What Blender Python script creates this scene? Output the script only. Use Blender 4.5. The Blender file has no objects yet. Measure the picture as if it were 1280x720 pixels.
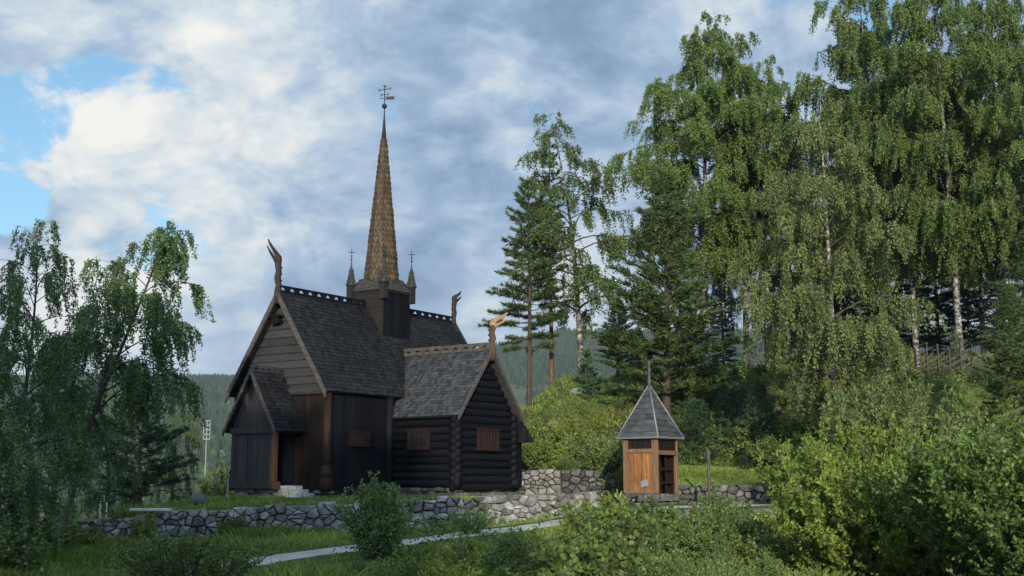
import bpy, math, random
import numpy as np
from mathutils import Vector, noise

R = math.radians
scene = bpy.context.scene
col = scene.collection
rs = np.random.RandomState

# ------------------------------------------------------------------ camera
F, VH, CZ = 1493.0, 240.0, 0.494
PITCH = math.atan(VH / F)

def at(px, py, Y):
    """world point seen at photo pixel (px, py) at distance Y"""
    u = (px - 640) / F; v = (360 - py) / F
    r = (u, math.cos(PITCH) - v * math.sin(PITCH), math.sin(PITCH) + v * math.cos(PITCH))
    t = Y / r[1]
    return Vector((r[0] * t, Y, CZ + r[2] * t))

cam_d = bpy.data.cameras.new('camera')
cam = bpy.data.objects.new('camera', cam_d); col.objects.link(cam)
cam.location = (0, 0, CZ); cam.rotation_euler = (R(90) + PITCH, 0, 0)
cam_d.sensor_width = 36; cam_d.lens = 36 * F / 1280
cam_d.clip_end = 8000; cam_d.clip_start = 0.05
scene.camera = cam

# ------------------------------------------------------------------ object helpers
def tag(o, label=None, cat=None, group=None, kind=None):
    if label: o['label'] = label
    if cat: o['category'] = cat
    if group: o['group'] = group
    if kind: o['kind'] = kind
    return o

def link(name, me, parent=None, mat=None):
    o = bpy.data.objects.new(name, me); col.objects.link(o)
    if parent: o.parent = parent
    if mat and me is not None and len(me.materials) == 0: me.materials.append(mat)
    return o

def empty(name, loc=(0, 0, 0), rz=0.0, label=None, cat=None, group=None, scale=None, rot=None):
    o = bpy.data.objects.new(name, None); col.objects.link(o)
    o.empty_display_size = .1
    o.location = loc; o.rotation_euler = rot or (0, 0, rz)
    if scale is not None: o.scale = scale if hasattr(scale, '__len__') else (scale,) * 3
    return tag(o, label, cat, group)

def np_mesh(name, V, faces, smooth=False, mat=None, attr=None):
    """faces: (M,k) int array"""
    me = bpy.data.meshes.new(name)
    V = np.asarray(V, dtype=np.float32); faces = np.asarray(faces, dtype=np.int32)
    m, k = faces.shape
    me.vertices.add(len(V)); me.vertices.foreach_set('co', V.ravel())
    me.loops.add(m * k); me.loops.foreach_set('vertex_index', faces.ravel())
    me.polygons.add(m)
    me.polygons.foreach_set('loop_start', np.arange(0, m * k, k, dtype=np.int32))
    me.polygons.foreach_set('loop_total', np.full(m, k, dtype=np.int32))
    me.polygons.foreach_set('use_smooth', np.full(m, smooth, dtype=bool))
    if attr is not None:
        for an, av in attr.items():
            a = me.attributes.new(an, 'FLOAT', 'POINT'); a.data.foreach_set('value', np.asarray(av, dtype=np.float32))
    me.update(calc_edges=True)
    if mat: me.materials.append(mat)
    return me

class MB:
    """collects shapes into one mesh"""
    def __init__(s): s.v = []; s.f = []; s.sm = []
    def add(s, vs, fs, sm=False):
        b = len(s.v); s.v += [tuple(x) for x in vs]
        s.f += [tuple(i + b for i in f) for f in fs]; s.sm += [sm] * len(fs)
    def box(s, x0, x1, y0, y1, z0, z1):
        s.add([(x0,y0,z0),(x1,y0,z0),(x1,y1,z0),(x0,y1,z0),(x0,y0,z1),(x1,y0,z1),(x1,y1,z1),(x0,y1,z1)],
              [(3,2,1,0),(4,5,6,7),(0,1,5,4),(1,2,6,5),(2,3,7,6),(3,0,4,7)])
    def beam(s, a, b, w, h, up=(0, 0, 1), bev=0.0):
        """rectangular bar from a to b; w across, h along up"""
        a = Vector(a); b = Vector(b); d = (b - a).normalized(); up = Vector(up)
        sd = d.cross(up).normalized(); u = sd.cross(d).normalized()
        c = []
        for p in (a, b):
            for i, j in ((-1,-1),(1,-1),(1,1),(-1,1)): c.append(p + sd * (i * w / 2) + u * (j * h / 2))
        s.add(c, [(0,1,2,3),(7,6,5,4),(0,4,5,1),(1,5,6,2),(2,6,7,3),(3,7,4,0)])
    def prism(s, poly, ext):
        """poly: list of 3D points, extruded by vector ext"""
        n = len(poly); ext = Vector(ext)
        vs = [Vector(p) for p in poly] + [Vector(p) + ext for p in poly]
        s.add(vs, [tuple(range(n))[::-1], tuple(range(n, 2 * n))] + [(i, (i+1) % n, n + (i+1) % n, n + i) for i in range(n)])
    def tube(s, path, rad, n=6, squash=1.0, sqdir=None, cap=True, sm=True):
        path = [Vector(p) for p in path]; rings = []
        ref = Vector(sqdir) if sqdir else Vector((.3, .9, .2)); 
        for i, p in enumerate(path):
            d = (path[min(i+1, len(path)-1)] - path[max(i-1, 0)]).normalized()
            u = ref - d * ref.dot(d)
            if u.length < 1e-3: u = Vector((1, 0, 0)) - d * d.x
            u.normalize(); w = d.cross(u)
            r = rad[i] if hasattr(rad, '__len__') else rad
            rings.append([p + u * (r * squash * math.cos(2*math.pi*k/n)) + w * (r * math.sin(2*math.pi*k/n)) for k in range(n)])
        vs = [q for r in rings for q in r]; fs = []
        for i in range(len(path) - 1):
            for k in range(n):
                fs.append((i*n+k, i*n+(k+1) % n, (i+1)*n+(k+1) % n, (i+1)*n+k))
        if cap: fs += [tuple(range(n))[::-1], tuple(range((len(path)-1)*n, len(path)*n))]
        s.add(vs, fs, sm)
    def lathe(s, c, prof, n=12, sm=True, ang0=0.0):
        vs = []; fs = []
        for r, z in prof:
            for k in range(n):
                a = ang0 + 2*math.pi*k/n; vs.append((c[0] + r*math.cos(a), c[1] + r*math.sin(a), c[2] + z))
        for i in range(len(prof)-1):
            for k in range(n): fs.append((i*n+k, i*n+(k+1) % n, (i+1)*n+(k+1) % n, (i+1)*n+k))
        fs += [tuple(range(n))[::-1], tuple(range((len(prof)-1)*n, len(prof)*n))]
        s.add(vs, fs, sm)
    def mesh(s, name, mat=None):
        me = bpy.data.meshes.new(name); me.from_pydata(s.v, [], s.f)
        me.polygons.foreach_set('use_smooth', s.sm); me.update()
        if mat: me.materials.append(mat)
        return me
    def build(s, name, mat, parent=None, bevel=0):
        o = link(name, s.mesh(name, mat), parent)
        if bevel:
            m = o.modifiers.new('bevel', 'BEVEL'); m.width = bevel; m.segments = 1; m.limit_method = 'ANGLE'
        return o

# ------------------------------------------------------------------ materials
def new_mat(name):
    m = bpy.data.materials.new(name); m.use_nodes = True
    nt = m.node_tree
    for n in list(nt.nodes): nt.nodes.remove(n)
    out = nt.nodes.new('ShaderNodeOutputMaterial')
    return m, nt, out

def ramp(nt, fac, stops):
    r = nt.nodes.new('ShaderNodeValToRGB'); e = r.color_ramp.elements
    while len(e) < len(stops): e.new(.5)
    for i, (p, c) in enumerate(stops): e[i].position = p; e[i].color = (*c, 1)
    nt.links.new(fac, r.inputs[0]); return r.outputs[0]

def coords(nt, scale, kind='Object'):
    tc = nt.nodes.new('ShaderNodeTexCoord'); mp = nt.nodes.new('ShaderNodeMapping')
    nt.links.new(tc.outputs[kind], mp.inputs[0]); mp.inputs['Scale'].default_value = scale
    return mp.outputs[0]

def noise_n(nt, vec, scale, detail=5, rough=.6, dist=0):
    n = nt.nodes.new('ShaderNodeTexNoise'); nt.links.new(vec, n.inputs['Vector'])
    n.inputs['Scale'].default_value = scale; n.inputs['Detail'].default_value = detail
    n.inputs['Roughness'].default_value = rough; n.inputs['Distortion'].default_value = dist
    return n.outputs[0]

def island(nt):
    return nt.nodes.new('ShaderNodeNewGeometry').outputs['Random Per Island']

def mixc(nt, fac, a, b, mode='MIX'):
    m = nt.nodes.new('ShaderNodeMix'); m.data_type = 'RGBA'; m.blend_type = mode
    for sock, val in ((m.inputs[0], fac), (m.inputs[6], a), (m.inputs[7], b)):
        if hasattr(val, 'is_output'): nt.links.new(val, sock)
        elif hasattr(val, '__len__'): sock.default_value = (*val, 1)
        else: sock.default_value = val
    return m.outputs[2]

def surf(name, stops, scale=(1, 1, 1), nscale=4, detail=6, rough=.8, bump=.2, bdist=.02, vary=0.0, spec=.3, weather=None, metal=0):
    """noise-coloured principled surface; vary = random tone per island; weather=(colour, scale, amount)"""
    m, nt, out = new_mat(name)
    p = nt.nodes.new('ShaderNodeBsdfPrincipled'); nt.links.new(p.outputs[0], out.inputs[0])
    p.inputs['Roughness'].default_value = rough; p.inputs['Specular IOR Level'].default_value = spec
    p.inputs['Metallic'].default_value = metal
    v = coords(nt, scale); n = noise_n(nt, v, nscale, detail, .65)
    c = ramp(nt, n, stops)
    if weather:
        w = noise_n(nt, coords(nt, (1, 1, 1)), weather[1], 5, .7)
        wf = ramp(nt, w, [(.45, (0, 0, 0)), (.7, (weather[2],) * 3)])
        c = mixc(nt, wf, c, weather[0])
    if vary:
        mr = nt.nodes.new('ShaderNodeMapRange'); nt.links.new(island(nt), mr.inputs[0])
        mr.inputs[3].default_value = 1 - vary; mr.inputs[4].default_value = 1 + vary
        c = mixc(nt, 1.0, c, mr.outputs[0], 'MULTIPLY')
    nt.links.new(c, p.inputs['Base Color'])
    if bump:
        b = nt.nodes.new('ShaderNodeBump'); b.inputs['Strength'].default_value = bump; b.inputs['Distance'].default_value = bdist
        nt.links.new(n, b.inputs['Height']); nt.links.new(b.outputs[0], p.inputs['Normal'])
    return m

def leaf_mat(name, a, b, c, trans=.35, rough=.55, spec=.25, attr=None, patch=None):
    m, nt, out = new_mat(name)
    p = nt.nodes.new('ShaderNodeBsdfPrincipled'); p.inputs['Roughness'].default_value = rough
    p.inputs['Specular IOR Level'].default_value = spec
    if attr:
        at_ = nt.nodes.new('ShaderNodeAttribute'); at_.attribute_name = attr; f = at_.outputs['Fac']
    else: f = island(nt)
    cc = ramp(nt, f, [(0, a), (.55, b), (1, c)])
    vn = noise_n(nt, coords(nt, (1, 1, 1)), .9, 3, .6); mv = nt.nodes.new('ShaderNodeMapRange'); nt.links.new(vn, mv.inputs[0])      # natural tone changes from spray to spray
    mv.inputs[1].default_value = .3; mv.inputs[2].default_value = .7; mv.inputs[3].default_value = .72; mv.inputs[4].default_value = 1.3
    cc = mixc(nt, 1.0, cc, mv.outputs[0], 'MULTIPLY')
    oi = nt.nodes.new('ShaderNodeObjectInfo')
    mr = nt.nodes.new('ShaderNodeMapRange'); nt.links.new(oi.outputs['Random'], mr.inputs[0])
    mr.inputs[3].default_value = .82; mr.inputs[4].default_value = 1.18
    cc = mixc(nt, 1.0, cc, mr.outputs[0], 'MULTIPLY')
    nt.links.new(cc, p.inputs['Base Color'])
    if trans:
        t = nt.nodes.new('ShaderNodeBsdfTranslucent')
        tc = mixc(nt, 1.0, cc, (1.3, 1.25, .6), 'MULTIPLY'); nt.links.new(tc, t.inputs[0])
        mx = nt.nodes.new('ShaderNodeMixShader'); mx.inputs[0].default_value = trans
        nt.links.new(p.outputs[0], mx.inputs[1]); nt.links.new(t.outputs[0], mx.inputs[2])
        nt.links.new(mx.outputs[0], out.inputs[0])
    else: nt.links.new(p.outputs[0], out.inputs[0])
    return m

M = {}
M['tar_wood'] = surf('tarred timber', [(0.3, (0.002, 0.0026, 0.0045)), (0.6, (0.0044, 0.0054, 0.0089)), (0.8, (0.0109, 0.0119, 0.0158))], (9, 9, .5), 3, rough=.7, bump=.5, vary=.35, spec=.12)
M['tar_log'] = surf('tarred logs', [(0.3, (0.002, 0.0026, 0.0045)), (0.6, (0.0048, 0.0057, 0.0095)), (0.85, (0.0122, 0.0138, 0.0188))], (1.2, 1.2, 9), 3, rough=.7, bump=.5, vary=.3, spec=.12)
M['grey_board'] = surf('weathered gable boards', [(0.25, (0.0082, 0.0083, 0.0086)), (0.5, (0.0229, 0.0236, 0.025)), (0.75, (0.0433, 0.0454, 0.0486))], (.8, .8, 14), 2.5, rough=.8, bump=.5, vary=.3)
M['porch_board'] = surf('weathered upright boards', [(0.25, (0.009, 0.0086, 0.0093)), (0.5, (0.0203, 0.0195, 0.0213)), (0.75, (0.0413, 0.0398, 0.0416))], (12, 12, .6), 2.5, rough=.8, bump=.5, vary=.3)
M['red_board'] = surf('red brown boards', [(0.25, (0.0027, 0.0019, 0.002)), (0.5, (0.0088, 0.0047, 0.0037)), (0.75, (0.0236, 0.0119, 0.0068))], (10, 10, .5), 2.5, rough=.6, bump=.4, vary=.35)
M['dragon_wood'] = surf('dark carved wood', [(.25, (.012, .0105, .01)), (.5, (.03, .026, .023)), (.75, (.06, .053, .047))], (4, 4, 4), 3, rough=.8, bump=.5, spec=.15)
M['barge_brown'] = surf('brown carved wood', [(0.25, (0.024, 0.0168, 0.012)), (0.5, (0.06, 0.04, 0.0264)), (0.75, (0.104, 0.072, 0.048))], (4, 4, 4), 3, rough=.8, bump=.5, spec=.15)
M['barge'] = surf('bargeboard timber', [(0.25, (0.0245, 0.0215, 0.0192)), (0.5, (0.0525, 0.0466, 0.0416)), (0.75, (0.091, 0.0829, 0.0744))], (3, 3, 3), 2.5, rough=.8, bump=.4, vary=.15)
M['amber'] = surf('amber tarred pine', [(0.25, (0.0214, 0.0098, 0.0051)), (0.5, (0.0643, 0.0314, 0.0133)), (0.75, (0.119, 0.0637, 0.028))], (10, 10, .6), 2.2, rough=.55, bump=.4, vary=.15)
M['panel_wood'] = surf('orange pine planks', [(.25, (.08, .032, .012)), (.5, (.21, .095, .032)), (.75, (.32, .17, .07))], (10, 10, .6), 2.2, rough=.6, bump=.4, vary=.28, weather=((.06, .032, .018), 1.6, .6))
M['post_wood'] = surf('weathered brown posts', [(.25, (.05, .028, .016)), (.5, (.13, .075, .042)), (.75, (.21, .135, .085))], (10, 10, .7), 2.4, rough=.7, bump=.5, vary=.2, weather=((.10, .085, .07), 2.2, .6))
M['stave_wood'] = surf('dark amber stave', [(0.25, (0.006, 0.0033, 0.0024)), (0.5, (0.0186, 0.0089, 0.0048)), (0.75, (0.0446, 0.0216, 0.0097))], (8, 8, .7), 2.4, rough=.65, bump=.5, spec=.2)
M['mast'] = surf('dull white mast paint', [(0.3, (0.24, 0.2475, 0.255)), (0.7, (0.345, 0.3525, 0.36))], rough=.7, bump=0)
M['pale_wood'] = surf('fresh carved pine', [(.25, (.12, .08, .045)), (.5, (.25, .17, .10)), (.75, (.34, .245, .15))], (6, 6, 6), 2, rough=.6, bump=.4)
M['shingle'] = surf('dark roof shingles', [(0.25, (0.0033, 0.0037, 0.0051)), (0.5, (0.0079, 0.0086, 0.0115)), (0.8, (0.0175, 0.0187, 0.023))], (3, 3, 3), 2, rough=.65, bump=.3, vary=.55, spec=.2, weather=((.019, .0195, .018), .7, .6))
M['shingle_skylit'] = surf('skylit roof shingles', [(0.25, (0.0153, 0.0165, 0.0191)), (0.5, (0.0352, 0.0376, 0.0438)), (0.8, (0.0651, 0.0688, 0.0776))], (3, 3, 3), 2, rough=.55, bump=.3, vary=.5, spec=.35, weather=((.032, .034, .028), .7, .5))  # transept roof: paler grey puts the sky's reflection into the colour
M['gold_shingle'] = surf('golden spire shingles', [(0.25, (0.0235, 0.0163, 0.0089)), (0.5, (0.0554, 0.0391, 0.0206)), (0.8, (0.0936, 0.0666, 0.0343))], (3, 3, 3), 3, rough=.6, bump=.3, vary=.35)
M['pin_shingle'] = surf('grey pinnacle shingles', [(0.25, (0.015, 0.0143, 0.0145)), (0.5, (0.034, 0.0328, 0.0328)), (0.8, (0.0612, 0.0599, 0.0597))], (5, 5, 5), 3, rough=.7, bump=.4, vary=.4)
M['tower_trim'] = surf('brown tower boards', [(0.3, (0.0067, 0.0057, 0.0054)), (0.6, (0.0168, 0.014, 0.013)), (0.8, (0.0308, 0.0281, 0.0266))], (2, 2, 10), 3, rough=.75, bump=.3, vary=.2)
M['iron'] = surf('dark iron', [(.3, (.012, .012, .014)), (.7, (.03, .03, .035))], rough=.5, bump=.1, metal=.6)
M['red_frame'] = surf('red brown window paint', [(0.3, (0.0116, 0.0054, 0.0053)), (0.7, (0.027, 0.0113, 0.0099))], (4, 4, 4), 4, rough=.6, bump=.2)
M['stone'] = surf('grey field stone', [(0.25, (0.0776, 0.0807, 0.0859)), (0.5, (0.207, 0.2101, 0.2122)), (0.75, (0.383, 0.3778, 0.3674))], (1, 1, 1), 5, 8, rough=.9, bump=.8, bdist=.04, vary=.6, weather=((.055, .062, .036), 1.8, .7))
M['stone_dark'] = surf('dark mossy stone', [(.25, (.03, .032, .035)), (.5, (.085, .087, .09)), (.75, (.17, .168, .165))], (1, 1, 1), 5, 8, rough=.9, bump=.7, bdist=.03, vary=.45, weather=((.03, .04, .018), 1.5, .8))  # also carries the shade on the right stretch of the back wall
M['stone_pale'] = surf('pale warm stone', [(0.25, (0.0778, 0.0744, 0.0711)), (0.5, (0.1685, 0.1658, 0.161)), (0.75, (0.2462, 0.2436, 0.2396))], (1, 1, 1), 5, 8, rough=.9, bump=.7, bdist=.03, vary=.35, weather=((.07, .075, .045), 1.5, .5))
M['gravel'] = surf('pale gravel', [(0.3, (0.2464, 0.2352, 0.224)), (0.55, (0.4032, 0.3864, 0.3584)), (0.75, (0.5152, 0.4928, 0.4592))], (1, 1, 1), 14, 8, rough=.95, bump=.5, bdist=.02, weather=((.13, .13, .075), .9, .6))
M['kiosk_roof'] = surf('silvered roof boards', [(0.25, (0.0172, 0.0195, 0.0226)), (0.5, (0.0429, 0.0468, 0.0515)), (0.75, (0.1014, 0.103, 0.1053))], (1.5, 1.5, 12), 1.6, rough=.7, bump=.4, vary=.3)
M['lead'] = surf('pale lead strip', [(.3, (.10, .108, .115)), (.7, (.18, .19, .2))], rough=.5, bump=.1)
M['grey_post'] = surf('silver grey post', [(.25, (.08, .08, .08)), (.5, (.2, .2, .195)), (.75, (.32, .315, .3))], (14, 14, .8), 2.5, rough=.85, bump=.5)
M['white'] = surf('weathered white paint', [(.3, (.38, .38, .36)), (.7, (.62, .62, .6))], nscale=6, rough=.6, bump=.1)
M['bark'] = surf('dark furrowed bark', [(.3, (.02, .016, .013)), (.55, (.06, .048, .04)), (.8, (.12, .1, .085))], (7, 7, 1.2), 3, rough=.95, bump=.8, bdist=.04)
M['pine_bark'] = surf('orange pine bark', [(.3, (.04, .024, .016)), (.55, (.13, .075, .045)), (.8, (.25, .15, .09))], (5, 5, 1.5), 3, rough=.95, bump=.8, bdist=.04)
M['birch_bark'] = surf('white birch bark', [(.44, (.02, .018, .016)), (.53, (.15, .14, .13)), (.68, (.36, .345, .32))], (2.2, 2.2, 3.2), 2.2, 7, rough=.7, bump=.3)
M['limb'] = surf('dark twig bark', [(.3, (.02, .016, .013)), (.7, (.07, .058, .05))], nscale=5, rough=.9, bump=.2)
M['heath'] = surf('dry stems', [(.3, (.06, .04, .02)), (.7, (.14, .1, .05))], nscale=5, rough=.9, bump=0)
M['rail'] = surf('old grey fence rails', [(0.3, (0.03, 0.0258, 0.0228)), (0.7, (0.09, 0.081, 0.072))], (3, 3, 3), 4, rough=.9, bump=.3, vary=.4)
M['sign_face'] = surf('pale grey sign board', [(.3, (.10, .115, .14)), (.7, (.17, .19, .22))], nscale=3, rough=.35, bump=0)

M['birch_leaf'] = leaf_mat('birch leaves', (0.0456, 0.0834, 0.0232), (0.0914, 0.1478, 0.0431), (0.1602, 0.2088, 0.0663))
M['birch_leaf_pale'] = leaf_mat('pale birch leaves', (0.0685, 0.0982, 0.0311), (0.1198, 0.162, 0.0574), (0.1827, 0.2258, 0.0899))
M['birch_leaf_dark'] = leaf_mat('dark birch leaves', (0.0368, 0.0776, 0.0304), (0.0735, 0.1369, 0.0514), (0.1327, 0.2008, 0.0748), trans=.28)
M['willow_leaf'] = leaf_mat('willow leaves', (0.0734, 0.1272, 0.019), (0.1295, 0.2011, 0.0337), (0.1915, 0.222, 0.0632), trans=.3)
M['sallow_leaf'] = leaf_mat('grey green shoots', (0.0648, 0.1183, 0.0345), (0.1225, 0.197, 0.0621), (0.2163, 0.2995, 0.1105), trans=.3)
M['broad_leaf'] = leaf_mat('glossy broad leaves', (0.0341, 0.0669, 0.0136), (0.0683, 0.119, 0.0251), (0.1093, 0.1636, 0.0455), trans=.25, rough=.5, spec=.3)
M['shrub_leaf'] = leaf_mat('green shrub leaves', (0.0458, 0.081, 0.021), (0.0899, 0.1458, 0.0386), (0.1551, 0.2107, 0.0614), trans=.3)
M['bright_leaf'] = leaf_mat('yellow green leaves', (0.0783, 0.1168, 0.0189), (0.1454, 0.1968, 0.0354), (0.2123, 0.2705, 0.0633), trans=.3)
M['needle'] = leaf_mat('pine needles', (0.0239, 0.0464, 0.0158), (0.0511, 0.0861, 0.0284), (0.0929, 0.1324, 0.0473), trans=.06, rough=.5)
M['needle_dark'] = leaf_mat('dark spruce needles', (0.0109, 0.0284, 0.0163), (0.0218, 0.05, 0.026), (0.0393, 0.0757, 0.039), trans=.05, rough=.5)
M['needle_blue'] = leaf_mat('young green needles', (0.024, 0.0568, 0.026), (0.0459, 0.0946, 0.0422), (0.0764, 0.1352, 0.065), trans=.06, rough=.5)
M['grass'] = leaf_mat('grass blades', (0.0634, 0.1005, 0.0186), (0.1201, 0.1776, 0.0345), (0.1976, 0.247, 0.0664), trans=.25, attr='tone')
M['weeds'] = leaf_mat('wild ground plants', (0.0424, 0.0772, 0.0179), (0.0776, 0.1312, 0.0298), (0.134, 0.1929, 0.052), trans=.25)
M['far_trees'] = leaf_mat('far forest', (0.0112, 0.0224, 0.0093), (0.0224, 0.0393, 0.015), (0.0514, 0.0767, 0.0243), trans=0, rough=.8, attr='tone')
M['flower'] = leaf_mat('yellow flowers', (.5, .36, .02), (.6, .45, .03), (.7, .5, .06), trans=.2)

def glass_mat():
    m, nt, out = new_mat('old window glass')
    p = nt.nodes.new('ShaderNodeBsdfPrincipled'); nt.links.new(p.outputs[0], out.inputs[0])
    p.inputs['Base Color'].default_value = (.012, .014, .017, 1); p.inputs['Roughness'].default_value = .06; p.inputs['Specular IOR Level'].default_value = .9
    n = noise_n(nt, coords(nt, (1, 1, 1)), 7, 2); b = nt.nodes.new('ShaderNodeBump'); b.inputs['Strength'].default_value = .25
    nt.links.new(n, b.inputs['Height']); nt.links.new(b.outputs[0], p.inputs['Normal'])
    return m
M['glass'] = glass_mat()

# ------------------------------------------------------------------ terrain
FX = [-40, -18, -13, -8.5, -5.2, -1, 1.6, 3.0, 4.5, 8.6, 14, 40]
FY = [34, 36.4, 37.3, 38, 38, 38.6, 40.2, 41.8, 39.9, 40.4, 41, 42]
TX = [-40, -18, -13, -8.5, -5.2, -1, 1.6, 3.0]
TZ = [-2.2, -1.15, -.72, -.37, -.19, -.05, 0.01, 0.02]
BX = [-40, -18, -13, -8.5, -5.2, -1, 1.6, 4.0, 8.6, 40]
BZ = [-3.2, -2.0, -1.48, -1.3, -1.27, -1.0, -.85, -1.25, -1.35, -1.3]
PATH = np.array([(-6.2, 8, -1.5), (-6.9, 19, -1.46), (-6.8, 24.2, -1.40), (-5.8, 27, -1.28), (-1.7, 32, -.98), (1.45, 36, -.76), (4.2, 40.8, -.5), (6.0, 42.4, -.42), (8.4, 43.0, -.40), (12.5, 43.6, -.36), (20, 44, -.2)])

def sm(a, b, x):
    t = np.clip((x - a) / (b - a), 0, 1); return t * t * (3 - 2 * t)

def path_dz(X, Y):
    best = np.full(X.shape, 1e9); bz = np.zeros(X.shape)
    for (x0, y0, z0), (x1, y1, z1) in zip(PATH[:-1], PATH[1:]):
        dx, dy = x1 - x0, y1 - y0
        t = np.clip(((X - x0) * dx + (Y - y0) * dy) / (dx * dx + dy * dy), 0, 1)
        d = np.hypot(X - x0 - t * dx, Y - y0 - t * dy)
        k = d < best; best = np.where(k, d, best); bz = np.where(k, z0 + t * (z1 - z0), bz)
    return best, bz

def hgt(X, Y):
    X = np.asarray(X, dtype=float); Y = np.asarray(Y, dtype=float)
    B = np.interp(X, FX, FY)
    near = -1.40 - .35 * sm(-3, 2, X) * sm(6, 18, Y)
    wb = np.interp(X, BX, BZ)
    low = near + (wb - near) * sm(20, 38, Y)
    wt = np.interp(X, TX, TZ) - .06
    terr = wt + (-.10 - wt) * sm(0, 3.2, Y - B) * sm(-14, -10, X)
    up = terr + (-.40 - terr) * sm(2.4, 4.2, X)
    # hill
    Bk = 52 + (46.45 - 52) * sm(5.2, 6.2, X)
    step = .9 + (.68 - .9) * sm(5.2, 6.2, X)
    wX = sm(-5, .5, X)
    cz = np.interp(X, [-5, .5, 3, 8, 14, 20, 30, 60], [1.6, 4.7, 6.5, 6.7, 6.7, 7.1, 7.6, 8.5])
    hillA = up + wX * (step * sm(0, .28, Y - Bk) + .75 * sm(46.6, 52, Y) * sm(5.2, 6.4, X) + (cz - 1.3) * sm(52, 65, Y))
    hillB = -1.3 + 6.1 * sm(27, 52, Y) * sm(9.5, 17, X)
    up = np.maximum(hillA, hillB)
    s = sm(-.02, .22, Y - B) * 1.0
    s = np.where(X > 9.2, sm(-.02, .22 + np.clip(X - 9.2, 0, 4), Y - B), s)
    z = low + (up - low) * s
    z = np.maximum(z, np.where(X > 9.5, hillB, -9))
    d, pz = path_dz(X, Y)
    k = 1 - sm(.95, 2.4, d)
    k = np.where((Y > B) & (X < 2.2), k * (d < 1.6), k)
    z = z + (pz - z) * k
    z = z - 14 * sm(54, 110, Y) * (1 - wX) - 34 * sm(84, 125, Y) * wX - 2.5 * sm(-14, -34, X)
    z = z + .05 * np.sin(X * 1.3 + 1.7 * np.sin(Y * .7)) * np.cos(Y * 1.1) * (1 - .8 * k)
    return z

def hz(x, y): return float(hgt(np.array([x]), np.array([y]))[0])

def grid_mesh(name, xs, ys, fn, mat, attr=None):
    X, Y = np.meshgrid(xs, ys); Z = fn(X, Y)
    V = np.stack([X.ravel(), Y.ravel(), Z.ravel()], 1); nx, ny = len(xs), len(ys)
    i = np.arange(nx * ny).reshape(ny, nx)
    Fc = np.stack([i[:-1, :-1].ravel(), i[:-1, 1:].ravel(), i[1:, 1:].ravel(), i[1:, :-1].ravel()], 1)
    return np_mesh(name, V, Fc, True, mat, attr)

def ground_mat():
    m, nt, out = new_mat('turf and soil')
    p = nt.nodes.new('ShaderNodeBsdfPrincipled'); nt.links.new(p.outputs[0], out.inputs[0]); p.inputs['Roughness'].default_value = .95
    p.inputs['Specular IOR Level'].default_value = .15
    v = coords(nt, (1, 1, 1))
    a = ramp(nt, noise_n(nt, v, 3.5, 8, .7), [(.3, (.03, .042, .012)), (.55, (.06, .085, .022)), (.75, (.105, .115, .04))])
    b = ramp(nt, noise_n(nt, v, 5, 8, .7), [(.3, (.022, .016, .01)), (.55, (.065, .043, .024)), (.75, (.13, .09, .05))])
    k = ramp(nt, noise_n(nt, v, .35, 6, .65), [(.46, (0, 0, 0)), (.62, (1, 1, 1))])
    at_ = nt.nodes.new('ShaderNodeAttribute'); at_.attribute_name = 'soil'
    mx = nt.nodes.new('ShaderNodeMath'); mx.operation = 'MULTIPLY'; nt.links.new(k, mx.inputs[0]); nt.links.new(at_.outputs['Fac'], mx.inputs[1])
    nt.links.new(mixc(nt, mx.outputs[0], a, b), p.inputs['Base Color'])
    bp = nt.nodes.new('ShaderNodeBump'); bp.inputs['Strength'].default_value = .6; bp.inputs['Distance'].default_value = .08
    nt.links.new(noise_n(nt, v, 9, 8, .7), bp.inputs['Height']); nt.links.new(bp.outputs[0], p.inputs['Normal'])
    return m
gx = np.concatenate([np.arange(-70, -20, 1.2), np.arange(-20, 24, .16), np.arange(24, 75, 1.2)])
gy = np.concatenate([np.arange(-40, 16, 1.0), np.arange(16, 68, .16), np.arange(68, 128, 1.2)])
GX, GY = np.meshgrid(gx, gy)
soil = (.45 + .95 * sm(54, 60, GY) * sm(-3, 1, GX) + 1.6 * sm(48.5, 51, GY) * sm(12, 14, GX)).ravel()
tag(link('ground', grid_mesh('ground', gx, gy, hgt, ground_mat(), {'soil': soil})), kind='structure')

# gravel path laid 2 cm proud of the turf
def path_mesh():
    pts = []
    for (a, b) in zip(PATH[:-1], PATH[1:]):
        n = int(np.hypot(*(b - a)[:2]) / .25)
        pts += [a + (b - a) * i / n for i in range(n)]
    pts = np.array(pts); k = np.ones(9) / 9
    pts = np.stack([np.convolve(np.pad(pts[:, j], 4, 'edge'), k, 'valid') for j in range(3)], 1)
    d = np.gradient(pts[:, :2], axis=0); d /= np.linalg.norm(d, axis=1)[:, None]
    nrm = np.stack([-d[:, 1], d[:, 0]], 1); V = []; g = rs(5)
    W = np.linspace(-1, 1, 7)
    for i, p in enumerate(pts):
        hw = .70 + .1 * math.sin(i * .37) + g.uniform(-.05, .05)
        for w in W:
            x, y = p[:2] + nrm[i] * w * hw
            V.append((x, y, 0))
    V = np.array(V); V[:, 2] = hgt(V[:, 0], V[:, 1]) + .022 - .03 * (np.abs(np.tile(W, len(pts))) > .9)
    i = np.arange(len(V)).reshape(-1, 7)
    Fc = np.stack([i[:-1, :-1].ravel(), i[1:, :-1].ravel(), i[1:, 1:].ravel(), i[:-1, 1:].ravel()], 1)[:, ::-1]
    return np_mesh('path', V, Fc, True, M['gravel'])
tag(link('path', path_mesh()), kind='structure')

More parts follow.
